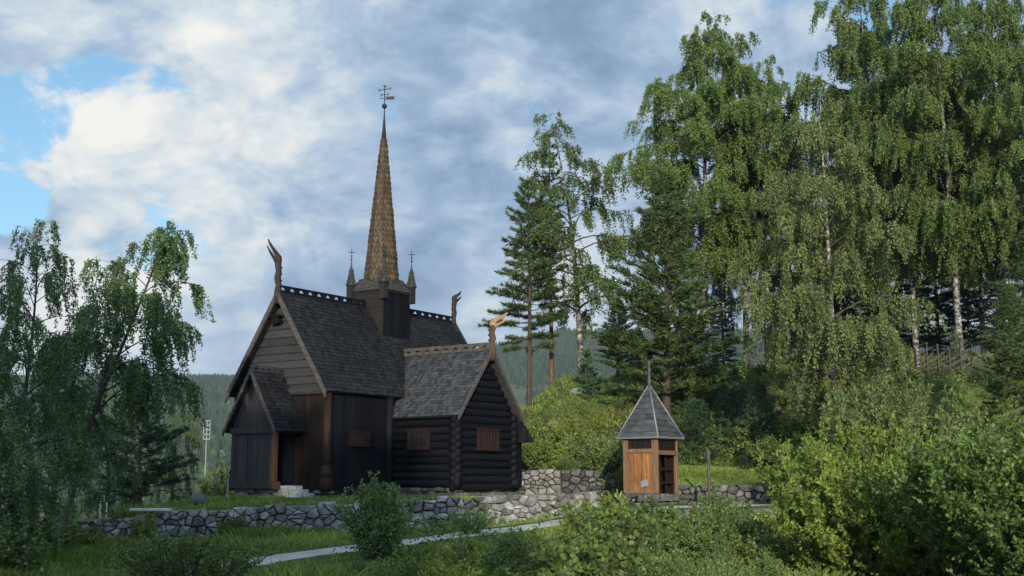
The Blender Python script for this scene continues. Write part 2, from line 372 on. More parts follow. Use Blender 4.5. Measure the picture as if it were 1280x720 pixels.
# far valley side and wooded hills
def fbm(X, Y, s, seed=0):
    g = rs(seed); z = np.zeros(X.shape)
    for o in range(5):
        a = g.uniform(0, 6.28, 4); k = s * 1.9 ** o
        z += (np.sin(X * k + a[0] + 1.5 * np.sin(Y * k * .7 + a[1])) * np.cos(Y * k * 1.1 + a[2] + np.sin(X * k * .6 + a[3]))) / 1.8 ** o
    return z * .5
def far_h(X, Y):
    px = 640 + X / np.maximum(Y, 50) * F
    top = np.interp(px, [-400, 100, 300, 560, 700, 900, 1700], [150, 186, 182, 215, 262, 270, 260])
    t = sm(420, 2350, Y)
    return -17 + (top + 17) * (.75 * t + .25 * t * t) + 9 * fbm(X, Y, .006, 3) * sm(300, 900, Y) + 3 * fbm(X, Y, .03, 4) * sm(300, 900, Y) - 25 * sm(2380, 2900, Y)
fxs = np.arange(-1500, 1501, 30.); fys = np.concatenate([np.arange(95, 500, 25.), np.arange(500, 2951, 25.)])
tag(link('hills', grid_mesh('hills', fxs, fys, far_h, surf('far meadow', [(.3, (.03, .045, .018)), (.55, (.07, .095, .034)), (.75, (.12, .14, .055))], (.01, .01, .01), 1, rough=1, bump=0))), kind='structure')

def far_forest():
    g = rs(11)
    def tree_t(seed, conifer):
        q = rs(seed); V = []; Fc = []
        if conifer:
            for (z0, z1, r) in ((.08, .55, .21), (.32, .8, .155), (.58, 1.0, .10)):
                n = 7; b = len(V)
                V += [(r * q.uniform(.75, 1.2) * math.cos(6.283 * k / n), r * q.uniform(.75, 1.2) * math.sin(6.283 * k / n), z0 + q.uniform(-.05, .05)) for k in range(n)] + [(q.uniform(-.015, .015), 0, z1)]
                Fc += [(b + k, b + (k + 1) % n, b + n) for k in range(n)]
        else:
            b = 0; n = 8
            for (z, r) in ((.12, .12), (.3, .3), (.55, .36), (.8, .24)):
                V += [(r * q.uniform(.7, 1.2) * math.cos(6.283 * k / n), r * q.uniform(.7, 1.2) * math.sin(6.283 * k / n), z + q.uniform(-.07, .07)) for k in range(n)]
            V.append((0, 0, .98)); top = len(V) - 1
            for i in range(3):
                for k in range(n):
                    a, c, d, e = i*n+k, i*n+(k+1) % n, (i+1)*n+(k+1) % n, (i+1)*n+k
                    Fc += [(a, c, d), (a, d, e)]
            Fc += [(3*n+k, 3*n+(k+1) % n, top) for k in range(n)]
        return np.array(V), np.array(Fc)
    temps = [tree_t(i, i < 4) for i in range(6)]
    N = 44000
    Yd = 430 + (2420 - 430) * g.uniform(0, 1, N) ** .8
    px = g.uniform(-120, 1420, N); Xd = (px - 640) / F * Yd
    Z = far_h(Xd, Yd)
    keep = fbm(Xd, Yd, .011, 8) > -.62
    clear = (px > 615) & (px < 720) & (Yd > 1050) & (Yd < 1450) & (fbm(Xd, Yd, .02, 9) > -.25)
    clear |= (px > 90) & (px < 215) & (Yd > 2050) & (Yd < 2200)
    keep &= ~clear
    Xd, Yd, Z = Xd[keep], Yd[keep], Z[keep]
    kind = g.randint(0, 4, len(Xd)); dec = fbm(Xd, Yd, .009, 10) + g.uniform(-.5, .5, len(Xd)) - .6 * (Yd - 900) / 900 > .25
    kind = np.where(dec, g.randint(4, 6, len(Xd)), kind)
    AV, AF, AT = [], [], []; off = 0
    for k in range(6):
        idx = np.where(kind == k)[0]
        if not len(idx): continue
        V, Fc = temps[k]; n = len(idx)
        s = g.uniform(9, 17, n) * (1 if k < 4 else .75); a = g.uniform(0, 6.28, n)
        w = s * g.uniform(.9, 1.35, n)
        vx = V[None, :, 0] * np.cos(a)[:, None] - V[None, :, 1] * np.sin(a)[:, None]
        vy = V[None, :, 0] * np.sin(a)[:, None] + V[None, :, 1] * np.cos(a)[:, None]
        P = np.stack([vx * w[:, None] + Xd[idx, None], vy * w[:, None] + Yd[idx, None], V[None, :, 2] * s[:, None] + Z[idx, None] - .4], 2)
        tone = np.clip(g.uniform(0, .5, n) + (.0 if k < 4 else .4) + .35 * fbm(Xd[idx], Yd[idx], .012, 14), 0, 1)
        AV.append(P.reshape(-1, 3)); AT.append(np.repeat(tone, len(V)))
        AF.append((Fc[None] + (off + np.arange(n) * len(V))[:, None, None]).reshape(-1, 3)); off += n * len(V)
    return np_mesh('far_forest', np.concatenate(AV), np.concatenate(AF), False, M['far_trees'], {'tone': np.concatenate(AT)})
tag(link('far_forest', far_forest()), 'distant mixed forest covering the valley side behind the church', 'forest', kind='stuff')

# ------------------------------------------------------------------ foliage builders
def unit(a): return a / np.maximum(np.linalg.norm(a, axis=-1, keepdims=True), 1e-9)

def leaf_mesh(name, C, D, L, W, seed, mat, fold=0):
    g = rs(seed); n = len(C)
    D = unit(D); S = unit(np.cross(D, g.normal(size=(n, 3))))
    L = (L * g.uniform(.7, 1.25, n))[:, None]; W = (W * g.uniform(.7, 1.25, n))[:, None]
    V = np.stack([C - D * L * .5, C + S * W * .5 + D * L * .05, C + D * L * .5, C - S * W * .5 + D * L * .05], 1).reshape(-1, 3)
    return np_mesh(name, V, np.arange(4 * n).reshape(n, 4), False, mat)

def lerp_path(path, t):
    x = t * (len(path) - 1); i = min(int(x), len(path) - 2); return path[i].lerp(path[i + 1], x - i)

def birch(seed, H, r0, cb, Rad, nl, leafsize, per_m, strand, lean=(0, 0), bend=.25, up=(.55, .95), drop=.12, leaf='birch_leaf', low_taper=.6, trunk_path=None, twigs=5, asym=None, bark='birch_bark'):
    """weeping birch: trunk, limbs and a crown of hanging leafy strands"""
    rnd = random.Random(seed); g = rs(seed)
    if trunk_path: tp = [Vector(p) for p in trunk_path]
    else:
        tp = []; n = 9; ph = rnd.uniform(0, 6)
        for i in range(n + 1):
            t = i / n
            tp.append(Vector((lean[0] * t ** 1.6 + bend * math.sin(ph + t * 4.2) * t, lean[1] * t ** 1.6 + bend * math.cos(ph * 2 + t * 3.6) * t, H * t)))
    tr = MB(); k = len(tp)
    tr.tube([tp[0] - Vector((0, 0, .4))] + tp, [r0 * 1.35] + [r0 * (1 - (i / (k - 1)) * .93) for i in range(k)], 8)
    lb = MB(); S = []; Ls = []; Od = []
    az = rnd.uniform(0, 6)
    for i in range(nl):
        t = cb + (.985 - cb) * ((i + rnd.random()) / nl)
        u = (t - cb) / (1 - cb)
        prof = (math.sin(math.pi * min(1, u * .80 + .20 * (1 - low_taper) + .12)) ** .75) * (1.0 if u > .12 else .85)
        az += 2.4 + rnd.uniform(-.5, .5)
        ln = Rad * prof * rnd.uniform(.65, 1.15) + .25
        if asym: ln *= 1 + asym[0] * math.cos(az - asym[1])
        el = rnd.uniform(*up); p = lerp_path(tp, t); pts = [p.copy()]
        d = Vector((math.cos(az) * math.cos(el), math.sin(az) * math.cos(el), math.sin(el)))
        m = 6
        for j in range(m):
            d = (d + Vector((rnd.uniform(-.14, .14), rnd.uniform(-.14, .14), -.16 - .10 * j / m + rnd.uniform(-.06, .08)))).normalized()
            p = p + d * ln * 1.15 / m; pts.append(p.copy())
        rl = max(.012, r0 * (1 - t) * .55)
        lb.tube(pts, [rl * (1 - .85 * j / m) for j in range(m + 1)], 5, cap=False)
        nsub = max(3, int(twigs * (ln / 1.6 + .4)))
        for q in range(nsub):
            if rnd.random() < drop: continue
            tt = rnd.uniform(.22, 1.0); b = lerp_path(pts, tt)
            a2 = az + rnd.uniform(-1.5, 1.5); l2 = ln * rnd.uniform(.16, .42) * (1.15 - .4 * tt); e2 = rnd.uniform(-.2, .7)
            d2 = Vector((math.cos(a2) * math.cos(e2), math.sin(a2) * math.cos(e2), math.sin(e2))); sp = [b.copy()]; c = b.copy()
            for j in range(3):
                d2 = (d2 + Vector((0, 0, -.28))).normalized(); c = c + d2 * l2 / 3; sp.append(c.copy())
            lb.tube(sp, [rl * .35 + .003, rl * .22 + .003, .005, .003], 4, cap=False)
            nst = max(2, int(3 + l2 * 4))
            for j in range(nst):
                s = lerp_path(sp, rnd.uniform(.1, 1)); S.append(s); Ls.append(rnd.uniform(*strand) * (.55 + .45 * (1 - u)) * rnd.uniform(.7, 1)); Od.append((d2.x, d2.y))
    S = np.array(S); Ls = np.array(Ls); Od = np.array(Od)
    sway = g.normal(size=(len(S), 2)) * .12
    for q in range(0, len(S), 2):
        o = (Od[q] * .35 + sway[q]) * Ls[q]; p0 = Vector(S[q])
        lb.tube([p0, p0 + Vector((o[0] * .7, o[1] * .7, -.5 * Ls[q])), p0 + Vector((o[0], o[1], -Ls[q]))], [.007, .005, .003], 3, cap=False)
    cnt = np.maximum(3, (Ls * per_m).astype(int)); idx = np.repeat(np.arange(len(S)), cnt); n = len(idx)
    u = g.uniform(0, 1, n); zz = u * Ls[idx]
    C = S[idx].copy(); C[:, 2] -= zz
    C[:, :2] += (Od[idx] * .35 + sway[idx]) * np.sqrt(u)[:, None] * Ls[idx][:, None]
    C += g.normal(size=(n, 3)) * np.array([.055, .055, .05]) * (leafsize / .1)
    D = g.normal(size=(n, 3)) * .75; D[:, 2] -= .8
    return dict(trunk=tr.mesh('birch_trunk', M[bark]), branch=lb.mesh('birch_limbs', M['limb']), crown=leaf_mesh('birch_crown', C, D, leafsize, leafsize * .72, seed, M[leaf])), n

def tuft_mesh(name, T, D, per, L, W, spread, seed, mat):
    g = rs(seed); idx = np.repeat(np.arange(len(T)), per); n = len(idx)
    Dn = unit(unit(D)[idx] + g.normal(size=(n, 3)) * spread)
    S = unit(np.cross(Dn, g.normal(size=(n, 3)))); l = (L * g.uniform(.7, 1.2, n))[:, None]; w = W * .5
    B = T[idx] + g.normal(size=(n, 3)) * .015
    V = np.stack([B - S * w, B + S * w, B + Dn * l], 1).reshape(-1, 3)
    return np_mesh(name, V, np.arange(3 * n).reshape(n, 3), False, mat)

def conifer(seed, H, r0, cb, Rad, step, el0, el1, sag, per, L, W, dens=9.0, prof_pow=.8, gap=.0, mat='needle', bark='bark', nb=(4, 6), spread=.55, lift=.3, sidew=.42):
    """pine or spruce: trunk, whorls of branches, needle tufts on side twigs"""
    rnd = random.Random(seed); tr = MB()
    bx, by = rnd.uniform(-.2, .2), rnd.uniform(-.2, .2)
    def tp(t): return Vector((bx * math.sin(t * 3), by * math.sin(t * 2.3), H * t))
    tr.tube([Vector((0, 0, -.4))] + [tp(i / 8) for i in range(9)], [r0 * 1.3] + [r0 * (1 - .95 * i / 8) for i in range(9)], 8)
    br = MB(); T = []; D = []
    z = cb * H; az = 0
    while z < H * .985:
        t = z / H; u = (t - cb) / (1 - cb)
        ln0 = Rad * (1 - u) ** prof_pow * (1 if u > .12 else .6 + .4 * u / .12)
        for b in range(rnd.randint(*nb)):
            az += 2.4 + rnd.uniform(-.6, .6)
            if rnd.random() < gap: continue
            ln = ln0 * rnd.uniform(.6, 1.12) + .12; el = el0 + (el1 - el0) * u + rnd.uniform(-.15, .15)
            p = tp(t) + Vector((0, 0, rnd.uniform(-.12, .12) * step * 2)); pts = [p.copy()]
            d = Vector((math.cos(az) * math.cos(el), math.sin(az) * math.cos(el), math.sin(el)))
            for j in range(5):
                d = (d + Vector((rnd.uniform(-.07, .07), rnd.uniform(-.07, .07), sag * (1.0 - .55 * j)))).normalized()
                p = p + d * ln / 5; pts.append(p.copy())
            rb = max(.008, r0 * .22 * (1 - t) + .006)
            br.tube(pts, [rb * (1 - .8 * j / 5) for j in range(6)], 4, cap=False)
            nt = max(4, int(ln * dens))
            for q in range(nt):
                s = rnd.uniform(.18, 1.0) ** .8; c = lerp_path(pts, s); dd = (lerp_path(pts, min(1, s + .05)) - lerp_path(pts, s - .1)).normalized()
                side = dd.cross(Vector((0, 0, 1))).normalized() * rnd.choice((-1, 1))
                sl = ln * sidew * (1.05 - s) * rnd.uniform(.5, 1.1) + .06
                v = (dd * .7 + side * .8 + Vector((0, 0, lift * rnd.uniform(-.2, 1)))).normalized()
                k = max(1, int(sl / (L * .55)))
                for j in range(k):
                    T.append(c + v * sl * (j + rnd.random() * .6) / k); D.append(v)
            T.append(pts[-1]); D.append(d)
        z += step * rnd.uniform(.75, 1.2) * (1 - .35 * u)
    T.append(tp(.97)); D.append(Vector((0, 0, 1))); T.append(tp(1)); D.append(Vector((0, 0, 1)))
    T = np.array(T); D = np.array(D)
    return dict(trunk=tr.mesh('conifer_trunk', M[bark]), branch=br.mesh('conifer_branches', M['limb']), crown=tuft_mesh('conifer_crown', T, D, per, L, W, spread, seed, M[mat])), len(T) * per

def shrub(seed, H, Rad, ns, leafL, leafW, n_leaf, mat, erect=.6, stemr=.012, twig=8, base=.15, droop=0.0, hang=.0):
    """multi-stemmed bush: stems with side twigs, leaves set along the twigs"""
    rnd = random.Random(seed); g = rs(seed); st = MB(); A = []; B = []
    for i in range(ns):
        az = rnd.uniform(0, 6.283); out = Rad * math.sqrt(rnd.random()) ; h = H * rnd.uniform(.55, 1.0) * (1 - .35 * (out / Rad) ** 2)
        p0 = Vector((math.cos(az) * base * rnd.random(), math.sin(az) * base * rnd.random(), -.1)); pts = []
        for j in range(6):
            t = j / 5; o = out * (t ** (1.0 + erect)) + rnd.uniform(-.03, .03) * Rad
            pts.append(Vector((p0.x + math.cos(az) * o + rnd.uniform(-.03, .03) * Rad, p0.y + math.sin(az) * o, h * (t - droop * t * t * .3) - .1 * (1 - t))))
        st.tube(pts, [stemr * (1 - .8 * j / 5) + .002 for j in range(6)], 4, cap=False)
        for q in range(twig):
            s = rnd.uniform(.2, 1.0); c = lerp_path(pts, s); a2 = rnd.uniform(0, 6.283); e2 = rnd.uniform(.15, 1.2)
            l = H * .22 * rnd.uniform(.5, 1.1) * (1.15 - .6 * s) + .04
            e = c + Vector((math.cos(a2) * math.cos(e2), math.sin(a2) * math.cos(e2), math.sin(e2))) * l
            A.append(c); B.append(e)
            st.tube([c, e], [.004, .002], 3, cap=False)
        A.append(lerp_path(pts, .55)); B.append(pts[-1])
    A = np.array(A); B = np.array(B); ln = np.linalg.norm(B - A, axis=1); pr = ln / ln.sum()
    idx = g.choice(len(A), n_leaf, p=pr); u = g.uniform(0, 1, n_leaf)[:, None]
    d = unit((B - A)[idx]); rd = unit(g.normal(size=(n_leaf, 3)))
    D = d * .45 + rd * .9; D[:, 2] += .12 - hang
    D = unit(D)
    C = A[idx] + (B - A)[idx] * u + D * leafL * .5
    C[:, 2] = np.maximum(C[:, 2], .02)
    return dict(_H=float(np.percentile(C[:, 2], 99.7)), stem=st.mesh('shrub_stems', M['limb']), foliage=leaf_mesh("shrub_leaves", C, D, leafL, leafW, seed + 1, mat))

def put(name, parts, loc, rz, scale, label, cat, group=None, tilt=None):
    rt = (tilt[0], tilt[1], rz) if tilt else (0, 0, rz)
    t = empty(name, loc, 0, label, cat, group, scale, rt)
    for pn, me in parts.items():
        if pn.startswith('_'): continue
        link(pn, me, t)
    return t

def with_mat(parts, key, mat):
    d = dict(parts); me = parts[key].copy(); me.materials.clear(); me.materials.append(M[mat]); d[key] = me; return d

# ------------------------------------------------------------------ the stave church
TH = R(34.4)
church = empty('stave_church', (-6.472, 42.0, 0), R(90) - TH, 'black tarred stave church with shingled roofs, dragon heads and a golden spire', 'church')
YR, ZR, LN, HE, ZE = 2.25, 7.28, 10.3, 2.48, 3.58
XT, LT, WT, ZTE, ZTR = 3.55, 2.96, 3.66, 2.80, 5.36
XC = XT + WT / 2
srnd = random.Random(77)

def shingles(mb, P0, U, V, width, height, pitch=.17, sw=.13, shape='square', wfun=None, lift=.028):
    """rows of split shingles on a plane; U along the eave, V up the slope"""
    P0, U, V = Vector(P0), Vector(U).normalized(), Vector(V).normalized(); N = U.cross(V).normalized()
    if N.z < 0: N = -N
    rows = int(height / pitch) + 1
    for r in range(rows):
        v0 = r * pitch; l, rr = wfun(v0) if wfun else (0, width)
        if rr - l < .02: break
        x = l - (sw * .5 if r % 2 else 0); wv = .012 * math.sin(r * 1.7)
        while x < rr:
            w = sw * srnd.uniform(.8, 1.2); a = max(x, l); b = min(x + w - .008, rr); x += w
            if b - a < .02: continue
            dv = srnd.uniform(-.014, .014) + wv * math.sin(x * 1.3); hi = min(v0 + pitch * 1.25, height + .01); k = lift * srnd.uniform(.75, 1.35)
            lo = v0 + dv - .02
            def q(u, v, n): return P0 + U * u + V * v + N * n
            if shape == 'square':
                t = [q(a, lo, k), q(b, lo, k), q(b, hi, .006), q(a, hi, .006), q(a, lo, k - .016), q(b, lo, k - .016)]
                mb.add(t, [(0, 1, 2, 3), (4, 5, 1, 0), (4, 0, 3), (5, 2, 1)])
            else:
                m = (a + b) / 2; sh = pitch * .72
                t = [q(m, lo, k), q(b, lo + sh, k), q(b, hi, .006), q(a, hi, .006), q(a, lo + sh, k), q(m, lo, k - .02), q(b, lo + sh, k - .02), q(a, lo + sh, k - .02)]
                mb.add(t, [(0, 1, 2, 3, 4), (5, 6, 1, 0), (7, 5, 0, 4), (7, 4, 3), (6, 2, 1)])

def gable_roof(name, axis, a0, a1, c, half, ze, zr, mat, parent, pitch=.165, sw=.13, thick=.1):
    """axis 'x': ridge runs along x from a0 to a1 at y=c; axis 'y' the other way round"""
    mb = MB(); rise = zr - ze; sl = math.hypot(half, rise)
    def pt(a, o, z): return Vector((a, c + o, z)) if axis == 'x' else Vector((c + o, a, z))
    for s in (-1, 1):
        n = pt(0, s * rise / sl, half / sl) - pt(0, 0, 0)
        n = Vector((0, s * rise / sl, half / sl)) if axis == 'x' else Vector((s * rise / sl, 0, half / sl))
        quad = [pt(a0, s * half, ze), pt(a1, s * half, ze), pt(a1, 0, zr), pt(a0, 0, zr)]
        mb.prism(quad, -n * thick)
        U = pt(1, 0, 0) - pt(0, 0, 0); V = pt(0, -s * half, rise) - pt(0, 0, 0)
        shingles(mb, pt(a0, s * half, ze), U, V, a1 - a0, sl, pitch, sw)
    return mb.build(name, mat, parent)

def crest(axis, a0, a1, c, z0, z1, n_holes, hole, mat, parent, name='ridge_crest', thick=.07, scallop=False):
    """carved ridge board pierced by a row of round-headed holes"""
    mb = MB(); step = .025; n = int((a1 - a0) / step); rail = 0.0
    per = (a1 - a0) / n_holes
    for i in range(n):
        x0 = a0 + i * step; xm = x0 + step / 2; ph = ((xm - a0) / per) % 1.0
        w = abs(ph - .5) / hole[0]; zb = z0 + hole[1] * (z1 - z0); zt = z0 + hole[2] * (z1 - z0)
        def bx(za, zc):
            if axis == 'x': mb.box(x0, x0 + step, c - thick / 2, c + thick / 2, za, zc)
            else: mb.box(c - thick / 2, c + thick / 2, x0, x0 + step, za, zc)
        if w < 1:
            top = zb + (zt - zb) * math.sqrt(1 - w * w)
            bx(z0, zb); bx(top, z1)
        else: bx(z0, z1)
    return mb.build(name, mat, parent)

def bargeboards(parent, axis, a, c, half, ze, zr, w, t, mat, ext=.0, scallop=False):
    mb = MB(); rise = zr - ze; sl = math.hypot(half, rise)
    for s in (-1, 1):
        def P(o, z): return Vector((a, c + o, z)) if axis == 'x' else Vector((c + o, a, z))
        lo = half + ext * half / sl; zl = ze - ext * rise / sl
        dz = w * sl / half
        poly = [P(s * lo, zl + .05), P(0, zr + .05), P(0, zr + .05 - dz), P(s * lo, zl + .05 - dz * .85)]
        if scallop:
            n = 22; low = []
            for i in range(n + 1):
                k = i / n; o = s * lo * k; z = (zr + .05 - dz) * (1 - k) + (zl + .05 - dz * .85) * k
                low.append(P(o, z + (.05 if i % 2 else 0)))
            poly = [P(s * lo, zl + .05), P(0, zr + .05)] + low
        mb.prism(poly, Vector((t, 0, 0)) if axis == 'x' else Vector((0, t, 0)))
    return mb.build('bargeboard', mat, parent)

def boards_v(mb, axis, plane, a0, a1, zb, zt, w=.2, out=-1, th=.035, gapw=.012):
    """upright boards on a wall; zt may be a function of position"""
    x = a0
    while x < a1 - .01:
        ww = min(w * srnd.uniform(.75, 1.25), a1 - x); b = x + ww - gapw; d = th * srnd.uniform(.6, 1.3)
        f = zt if callable(zt) else (lambda q: zt)
        def P(o, z): return Vector((plane, o, z)) if axis == 'x' else Vector((o, plane, z))
        poly = [P(x, zb), P(b, zb), P(b, f(b)), P(x, f(x))]
        if axis == 'x' : mb.prism(poly, (out * d, 0, 0))
        else: mb.prism(poly, (0, out * d, 0))
        x += ww

def window(parent, axis, plane, a0, a1, z0, z1, out, cols, rows, lights=2, fw=.07):
    """casement window: frame with mullion and glazing bars, a pane behind"""
    mb = MB(); gl = MB()
    def bx(m, a, b, za, zb, d0, d1):
        lo, hi = sorted((plane + out * d0, plane + out * d1))
        if axis == 'x': m.box(lo, hi, a, b, za, zb)
        else: m.box(a, b, lo, hi, za, zb)
    bx(mb, a0 - fw, a1 + fw, z1, z1 + fw, -.02, .10); bx(mb, a0 - fw, a1 + fw, z0 - fw, z0, -.02, .10)
    bx(mb, a0 - fw, a0, z0, z1, -.02, .095); bx(mb, a1, a1 + fw, z0, z1, -.02, .095)
    bx(mb, a0 - fw - .04, a1 + fw + .04, z1 + fw, z1 + fw + .035, -.02, .14)
    bx(mb, a0 - fw - .03, a1 + fw + .03, z0 - fw - .03, z0 - fw, -.02, .13)
    w = (a1 - a0) / lights
    for i in range(1, lights): bx(mb, a0 + w * i - .02, a0 + w * i + .02, z0, z1, 0, .09)
    for i in range(lights):
        s0 = a0 + w * i + (.024 if i else 0); s1 = a0 + w * (i + 1) - (.024 if i < lights - 1 else 0)
        bx(mb, s0, s0 + .016, z0, z1, .02, .075); bx(mb, s1 - .016, s1, z0, z1, .02, .075)
        bx(mb, s0 + .022, s1 - .022, z0, z0 + .03, .02, .075); bx(mb, s0 + .022, s1 - .022, z1 - .03, z1, .02, .075)
        for c in range(1, cols): x = s0 + (s1 - s0) * c / cols; bx(mb, x - .007, x + .007, z0 + .03, z1 - .03, .03, .068)
        for r in range(1, rows): z = z0 + (z1 - z0) * r / rows; bx(mb, s0 + .022, s1 - .022, z - .007, z + .007, .033, .064)
    bx(gl, a0, a1, z0, z1, .012, .04)
    w_ = empty('window', (0, 0, 0)); w_.parent = parent
    mb.build('frame', M['red_frame'], w_); gl.build('pane', M['glass'], w_)
    return w_

def dragon(parent, base, d, h, reach, rise, neck_mat, head_mat, s=1.0, curl=.25):
    """carved dragon: a stout neck post and a head with long, nearly parallel open jaws; d = unit direction it looks to"""
    b = Vector(base); d = Vector(d); up = Vector((0, 0, 1)); sd = d.cross(up)
    def P(f, z): return b + d * f + up * z
    mb = MB()
    mb.tube([P(-.02, -.4), P(0, 0), P(-.03, h * .2), P(.03, h * .38), P(-.02, h * .56), P(.02, h * .72), P(.03, h * .82)], [.15*s, .165*s, .135*s, .155*s, .135*s, .15*s, .15*s], 8, .6, sd)
    for k in range(4): mb.tube([P(-.10 * s, h * (.14 + .17 * k)), P(-.19 * s, h * (.17 + .17 * k))], [.06*s, .03*s], 5, .7, sd)
    mb.build('dragon_neck', neck_mat, parent)
    hd = MB(); n = Vector((0, 0, 0)); o = .19 * s
    def Q(t, off, c): return P(.02 + reach * t - off * rise / math.hypot(reach, rise), h * .86 + rise * t + c * reach * t * t + off * reach / math.hypot(reach, rise))
    hd.tube([P(.01, h * .74), P(.02, h * .84), Q(.05, .06 * s, 0), Q(.22, .085 * s, 0), Q(.5, .095 * s, curl * .3), Q(.8, .10 * s, curl * .5), Q(1.0, .12 * s, curl), ], [.13*s, .165*s, .155*s, .105*s, .075*s, .06*s, .025*s], 8, .6, sd)
    hd.tube([P(.0, h * .76), Q(.02, -.10 * s, 0), Q(.25, -.115 * s, 0), Q(.55, -.10 * s, curl * .2), Q(.86, -.075 * s, curl * .6)], [.12*s, .12*s, .07*s, .055*s, .022*s], 7, .6, sd)
    return hd.build('dragon_head', head_mat, parent)

# footing
mb = MB()
def footing(axis, plane, a0, a1, z0, z1, out):
    rows = [(z0, z1 - .17), (z1 - .17, z1)]
    for za, zb in rows:
        x = a0 - srnd.uniform(0, .2)
        while x < a1:
            w = srnd.uniform(.22, .62); b = min(x + w, a1); d = srnd.uniform(-.05, .1); zt = zb - srnd.uniform(0, .05); zl = za + srnd.uniform(0, .03)
            o = sorted((plane - out * .3, plane + out * d)); t1, t2, t3 = (srnd.uniform(-.04, .04) for _ in range(3)); xa, xb = max(x, a0 - .05) + .012, b - .012
            if xb - xa > .06:
                q = [(xa, zl), (xb, zl + t1 * .3), (xb + t2 * .4, zt + t1 * .4), (xa + (xb - xa) * .5, zt + .02), (xa + t3 * .4, zt)]
                if axis == 'x': mb.prism([(o[0], u_, z_) for u_, z_ in q], (o[1] - o[0], 0, 0))
                else: mb.prism([(u_, o[0], z_) for u_, z_ in q], (0, o[1] - o[0], 0))
            x += w
footing('y', .06, -.25, XT, -.3, .16, -1); footing('x', XT + .08, -LT, .0, -.3, .24, -1); footing('y', -LT + .08, XT, XT + WT + .9, -.3, .22, -1)
footing('x', .02, -.15, 1.2, -.3, .16, -1)
mb.build('stone_footing', M['stone_dark'], church, .03)
mb = MB(); footing('x', -1.30, 1.1, 3.25, -.35, .2, -1); mb.build('stone_footing', M['stone_dark'], church, .03)

# nave body: upright staves and boards
mb = MB()
mb.box(.05, LN - .3, .05, 2 * YR - .05, .1, 3.8)
boards_v(mb, 'y', .05, .15, XT + .2, .32, 3.86, .24, -1, .04)
mb.box(-.1, XT, -.06, .05, .12, .32); mb.box(0, XT, -.05, .05, 3.55, 3.8)
mb.tube([(3.3, -.05, .2), (3.3, -.05, 3.8)], .15, 10)
mb.build('nave_wall', M['tar_wood'], church)
mb = MB()
boards_v(mb, 'x', .05, .1, 2 * YR - .05, .18, 3.62, .26, -1, .04)
mb.box(-.06, .05, -.05, 2 * YR, .12, .2)
mb.build('entrance_wall', M['red_board'], church)
# corner stave with its carved barrel base
mb = MB()
mb.lathe((.0, .0, 0), [(.165, .9), (.16, 1.2), (.155, 3.6)], 14)
cs_ = mb.build('corner_stave', M['stave_wood'], church)
mb = MB(); mb.lathe((.0, .0, 0), [(.2, .12), (.25, .2), (.26, .5), (.22, .62), (.27, .68), (.24, .78), (.18, .92), (.17, 1.02)], 14)
mb.build('stave_base', M['stave_wood'], cs_)
mb = MB()
mb.lathe((.0, 2 * YR, 0), [(.2, .12), (.25, .2), (.26, .5), (.22, .62), (.24, .78), (.15, .95), (.14, 3.6)], 14)
mb.build('corner_stave', M['tar_wood'], church)
# west gable of lying boards
mb = MB(); z = 3.66
sl = HE / (ZR - ZE)
mb.prism([(0.05, YR - 2.3, 3.6), (.05, YR + 2.3, 3.6), (.05, YR, ZR - .15)], (.06, 0, 0))
while z < ZR - .4:
    h = srnd.uniform(.24, .33); hw0 = (ZR - z) * sl - .06; hw1 = (ZR - z - h) * sl - .06; o = srnd.uniform(.0, .012)
    mb.add([(-.05 - o, YR - hw0, z - .02), (-.05 - o, YR + hw0, z - .02), (.0, YR + hw1, z + h), (.0, YR - hw1, z + h), (.05, YR - hw0, z - .02), (.05, YR + hw0, z - .02)],
           [(0, 3, 2, 1), (0, 1, 5, 4)])
    z += h
mb.build('gable_wall', M['grey_board'], church)
mb = MB(); mb.box(-.13, .0, YR - 2.15, YR + 2.15, 3.56, 3.74)
for k in range(30): mb.box(-.12, -.05, YR - 2.1 + k * .14, YR - 2.02 + k * .14, 3.50, 3.56)
mb.build('tie_beam', M['grey_board'], church)
mb = MB(); mb.box(-.3, .0, YR + .02, YR + .34, 6.12, 6.36); mb.box(-.34, .02, YR - .04, YR + .4, 6.36, 6.42)
mb.build('gable_hatch', M['tar_wood'], church)

nroof = gable_roof('nave_roof', 'x', -.35, LN, YR, HE, ZE, ZR, M['shingle'], church)
bargeboards(nroof, 'x', -.42, YR, HE, ZE, ZR, .17, .07, M['barge'], .06)
bargeboards(nroof, 'x', LN, YR, HE, ZE, ZR, .17, .07, M['barge'], .06)
crest('x', -.35, XC - .95, YR, ZR - .06, ZR + .25, 10, (.27, .42, .78), M['tar_wood'], nroof)
crest('x', XC + .95, LN, YR, ZR - .06, ZR + .25, 8, (.27, .42, .78), M['tar_wood'], nroof)
dragon(nroof, (-.36, YR, ZR - .05), (-1, 0, 0), 1.42, .62, .52, M['dragon_wood'], M['dragon_wood'], 1.0, .1)
dragon(nroof, (LN - .05, YR, ZR - .05), (1, 0, 0), 1.25, .55, .26, M['dragon_wood'], M['dragon_wood'], .95, .1)

